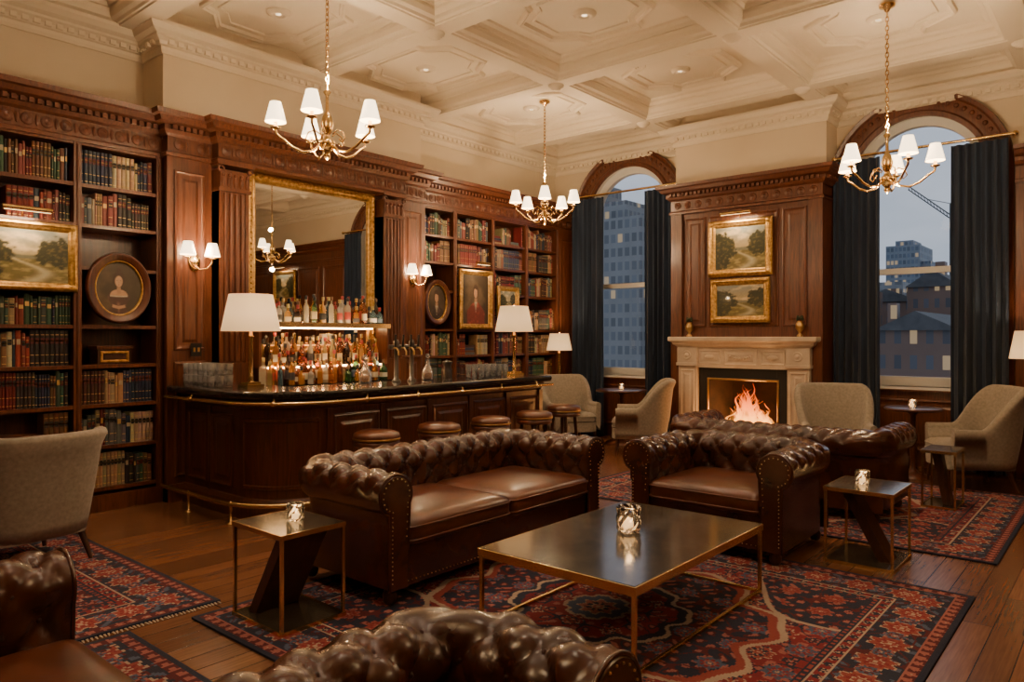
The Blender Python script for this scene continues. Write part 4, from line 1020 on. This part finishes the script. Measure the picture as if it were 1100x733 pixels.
# ------------------------------------------------------------------ rugs
NAVY=(.012,.018,.042);RED=(.19,.014,.022);DRED=(.085,.008,.013);IV=(.38,.29,.22);RUST=(.25,.045,.038);BLU=(.06,.09,.155);ROSE=(.31,.105,.09)
def rug(x0,x1,y0,y1,seed,res=.016,field=RED,bord=NAVY,med=True,fr='y'):
    w=x1-x0;h=y1-y0;nx=int(w/res);ny=int(h/res)
    X,Y=np.meshgrid((np.arange(nx)+.5)/nx*w-w/2,(np.arange(ny)+.5)/ny*h-h/2)
    ax=np.abs(X);ay=np.abs(Y);e=np.minimum(w/2-ax,h/2-ay)
    C=np.zeros((ny,nx,3));C[:]=field
    def setc(m,c): C[m]=c
    def cellu(a,P_): return (a+P_/2)%P_-P_/2
    def vines(mask,ca,cb,k=48.,xx=ax,yy=ay):
        f=np.sin(xx*k+1.3*np.sin(yy*k*.5))+np.sin(yy*k*.93+1.3*np.sin(xx*k*.55))
        setc(mask&(f>1.25),cb); setc(mask&(f<-1.35),ca)
        g=np.sin(xx*k*.5+1.1*np.sin(yy*k*.42))-np.sin(yy*k*.5+1.1*np.sin(xx*k*.42)); setc(mask&(np.abs(g)<.16),cb)
        setc(mask&(f>1.7),ca)
    def blossom(U,V,mask,s=1,pal=(IV,NAVY,ROSE,IV),lob=8):
        th=np.arctan2(V,U);r=np.hypot(U,V)*(1+.16*np.cos(lob*th))/s
        setc(mask&(r<.085),pal[3]);setc(mask&(r<.077),pal[2]);setc(mask&(r<.062)&(np.cos(lob*th)>-.3),pal[1]);setc(mask&(r<.034),pal[3]);setc(mask&(r<.026),pal[2]);setc(mask&(r<.012),pal[0])
    inn=e>.44
    vines(inn,ROSE,NAVY)
    P1=.30
    for ox,pl in ((0,(IV,NAVY,RUST,IV)),(P1/2,(IV,RED,BLU,ROSE))):
        blossom(cellu(ax-ox,P1),cellu(ay-ox,P1),inn,.85,pl)
    blossom(cellu(ax-P1/2,P1),cellu(ay,P1),inn,.42,(IV,DRED,NAVY,ROSE),6); blossom(cellu(ax,P1),cellu(ay-P1/2,P1),inn,.42,(IV,DRED,NAVY,ROSE),6)
    if med:
        th=np.arctan2(Y/h,X/w); rr=np.hypot(X/(w*.30),Y/(h*.30))*(1+.07*np.cos(8*th)+.035*np.cos(16*th))
        M_=inn&(rr<1); setc(M_,NAVY); vines(M_,ROSE,DRED,50)
        blossom(cellu(ax,.26),cellu(ay,.26),M_&(rr<.9)&(rr>.55),.8,(IV,RED,BLU,ROSE)); setc(M_&(rr>.96),IV); setc(M_&(rr>.91)&(rr<=.96),RUST)
        M2=inn&(rr<.52); setc(M2,RED); vines(M2,ROSE,NAVY,52); setc(M2&(rr>.49),IV); setc(M2&(rr>.44)&(rr<=.49),NAVY); blossom(cellu(ax,.24),cellu(ay,.24),M2&(rr<.42),.6,(IV,NAVY,RUST,IV))
        M3=inn&(rr<.2); setc(M3,BLU); setc(M3&(rr>.175),IV); blossom(X,Y,M3,1.2)
        rc=np.hypot((w/2-.44-ax)/(w*.20),(h/2-.44-ay)/(h*.20))*(1+.06*np.cos(10*np.arctan2(h/2-ay,w/2-ax)))
        M4=inn&(rc<1); setc(M4,NAVY); vines(M4,ROSE,DRED,50); blossom(cellu(ax,.24),cellu(ay,.24),M4&(rc<.85),.7,(IV,RED,RUST,ROSE)); setc(M4&(rc>.95),IV)
    hor=(h/2-ay)<(w/2-ax); s=np.where(hor,ax,ay)
    B=e<=.44; setc(B,bord); setc(e<.03,NAVY)
    g=(e>.03)&(e<.08); setc(g,DRED); blossom(cellu(s,.07),e-.055,g,.26,(IV,ROSE,ROSE,ROSE),5)
    setc((e>.08)&(e<.09),ROSE)
    mbd=(e>.09)&(e<.33); vines(mbd,BLU,DRED,50,s,e)
    P3=.25; V=e-.21; blossom(cellu(s,P3),V,mbd,1.05,(IV,RED,RUST,IV)); blossom(cellu(s-P3/2,P3),V,mbd,.6,(IV,DRED,BLU,ROSE),6)
    setc((e>.33)&(e<.338),IV); g=(e>.338)&(e<.392); setc(g,RED); blossom(cellu(s,.08),e-.365,g,.28,(IV,NAVY,NAVY,IV),5)
    setc((e>.392)&(e<.40),IV); setc((e>.40)&(e<.44),NAVY); setc((e>.40)&(e<.44)&((s%.045)<.02)&(np.abs(e-.42)<.009),RUST)
    C*= (.8+.4*fbm(X*3,Y*3,seed))[...,None]
    gx,gy=np.meshgrid(np.linspace(x0,x1,nx+1),np.linspace(y0,y1,ny+1))
    V3=np.stack([gx.ravel(),gy.ravel(),np.full(gx.size,.012)],1)
    i,j=np.meshgrid(np.arange(nx),np.arange(ny)); b=(j*(nx+1)+i).ravel()
    F=np.stack([b,b+1,b+nx+2,b+nx+1],1)
    me=bpy.data.meshes.new('persian_rug')
    k=len(V3); sk=[(x0,y0,0.001),(x1,y0,.001),(x1,y1,.001),(x0,y1,.001),(x0,y0,.012),(x1,y0,.012),(x1,y1,.012),(x0,y1,.012)]
    vs=V3.tolist()+sk; fs=F.tolist()+[[k,k+1,k+5,k+4],[k+1,k+2,k+6,k+5],[k+2,k+3,k+7,k+6],[k+3,k,k+4,k+7]]
    if fr=='x': 
        t=y0
        while t<y1-.01:
            for xx,dx in ((x0,-.035),(x1,.035)):
                q0=len(vs); dd=R.uniform(-.008,.008); vs+=[(xx,t,.006),(xx,t+.012,.006),(xx+dx,t+.009+dd,.003),(xx+dx,t+.003+dd,.003)]; fs.append([q0,q0+1,q0+2,q0+3])
            t+=.02
    me.from_pydata(vs,[],fs)
    col=np.ones((len(fs)*4,4),dtype=np.float32); col[:nx*ny*4,:3]=np.repeat(C.reshape(-1,3),4,axis=0); col[nx*ny*4:nx*ny*4+16,:3]=NAVY; col[nx*ny*4+16:,:3]=IV
    a=me.color_attributes.new('Col','FLOAT_COLOR','CORNER'); a.data.foreach_set('color',col.ravel()); me.materials.append(RUGM)
    o=bpy.data.objects.new('persian_rug',me); scene.collection.objects.link(o)
rug(-3.82,-.70,1.87,4.92,3,.0095)
rug(-4.3,-.69,5.72,8.35,8,.014)
rug(-6.45,-3.95,-.2,2.1,5,.012,DRED,med=False,fr='x')
rug(-3.88,-1.0,-.6,1.58,11,.014)

# ------------------------------------------------------------------ city outside
BA=building_mat('office_facade',(.19,.20,.21),(.075,.085,.10),2.6,1.5,.07,.66,.6)  # haze painted in: facade and glass colours drawn toward the sky's
BA2=building_mat('slab_facade',(.18,.20,.225),(.09,.105,.125),.8,.7,.10)
BB=building_mat('tower_facade',(.17,.21,.26),(.07,.095,.135),1.1,.62,.10,.7,.6)
BCm=building_mat('brick_facade',(.15,.095,.078),(.05,.055,.07),1.5,.85,.13,.45,.55)
ROOFM=noisy('slate_roof',(.06,.065,.075),(.10,.105,.115),.8,(1,1,1),2,4)
def bld(name,parts,m,roofs=()):
    mb=MB()
    for p in parts: mb.box(*p,m)
    for x0,x1,y0,y1,z,h in roofs:
        xm=(x0+x1)/2; mb.add([(x0,y0,z),(x1,y0,z),(x1,y1,z),(x0,y1,z),(xm,y0,z+h),(xm,y1,z+h)],[(0,1,4),(1,2,5,4),(2,3,5),(3,0,4,5)],ROOFM)
    mb.obj(name)
bld('office_building',[(-27,-17.6,30,44,-12,7.2),(-26,-19,31,43,7.2,8.2),(-22,-20.5,31,33,8.2,9.2)],BA)
bld('office_building',[(-17.2,-13.5,42,56,-12,4.6)],BCm)
bld('tower_block',[(-47.5,-40,200,215,-12,24),(-41.5,-38,202,214,-12,20),(-46,-42,203,212,24,25.5)],BB)
bld('brick_building',[(-17,-12.3,62,75,-12,4.2),(-12.4,-9.2,58,72,-12,5.0),(-16.5,-15.8,62,63,4.2,5.6),(-11,-10.4,60,61,5.4,6.9),(-14.6,-13.8,62,63,4.2,5.2),(-13.3,-12.9,62,63,4.2,5.4)],BCm,((-17.1,-12.3,61.8,75,4.2,1.0),(-12.5,-9.1,57.8,72,5.0,1.2)))
bld('brick_building',[(-13,-6,40,50,-12,.4),(-9.5,-6,38,50,-12,1.8),(-9,-8.6,38.2,38.8,1.8,3.1)],BCm,((-13.1,-9.5,39.8,50,.4,1.1),(-9.6,-5.9,37.8,50,1.8,.9)))
bld('office_building',[(-38,-24,110,125,-12,9),(-32,-24,105,118,-12,6),(-31,-30,110,112,9,10.5)],BA2)
mb=MB(); cm=P('crane_steel',(.08,.09,.10),.6)
a=Vector((-42.5,200,38.5)); b=Vector((-33,200,30))
for off in ((0,0,0),(0,0,-.9)): mb.tube([tuple(a+Vector(off)),tuple(b+Vector(off))],.14,cm,5)
for i in range(14):
    p=a+(b-a)*i/14; q2=a+(b-a)*(i+.5)/14; mb.tube([tuple(p),tuple(q2+Vector((0,0,-.9)))],.08,cm,4)
mb.box(-33.6,-32.6,199.5,200.5,-12,33,cm); mb.tube([(-33.1,200,33),(-38,200,34.6)],.08,cm,4); mb.tube([(-33,200,30),(-28,200,27)],.3,cm,5)
mb.obj('construction_crane')
GR=P('street_ground',(.05,.05,.055),.9); mb=MB(); mb.box(-300,200,FY+.4,500,-12.3,-12.01,GR); mb.obj('street')

# world
w=bpy.data.worlds.new('dusk'); scene.world=w; w.use_nodes=True; nt=w.node_tree; bg=nt.nodes['Background']
tc=N(nt,'ShaderNodeTexCoord'); mp=N(nt,'ShaderNodeMapping'); mp.inputs['Scale'].default_value=(1,1,3); nt.links.new(tc.outputs['Generated'],mp.inputs[0])
nz=N(nt,'ShaderNodeTexNoise'); nz.inputs['Scale'].default_value=3; nz.inputs['Detail'].default_value=5; nt.links.new(mp.outputs[0],nz.inputs[0])
cr=N(nt,'ShaderNodeValToRGB'); cr.color_ramp.elements[0].position=.35; cr.color_ramp.elements[0].color=(.29,.34,.42,1); cr.color_ramp.elements[1].position=.7; cr.color_ramp.elements[1].color=(.43,.47,.54,1)
nt.links.new(nz.outputs['Fac'],cr.inputs[0]); nt.links.new(cr.outputs[0],bg.inputs[0]); bg.inputs[1].default_value=1.5

cam=bpy.data.cameras.new('camera'); co=bpy.data.objects.new('camera',cam); scene.collection.objects.link(co)
cam.sensor_width=36; cam.lens=25.82; cam.shift_y=-.0041; cam.clip_end=1000
co.location=(0,0,1.5); co.rotation_euler=(pi/2,0,math.atan(670/789)); scene.camera=co
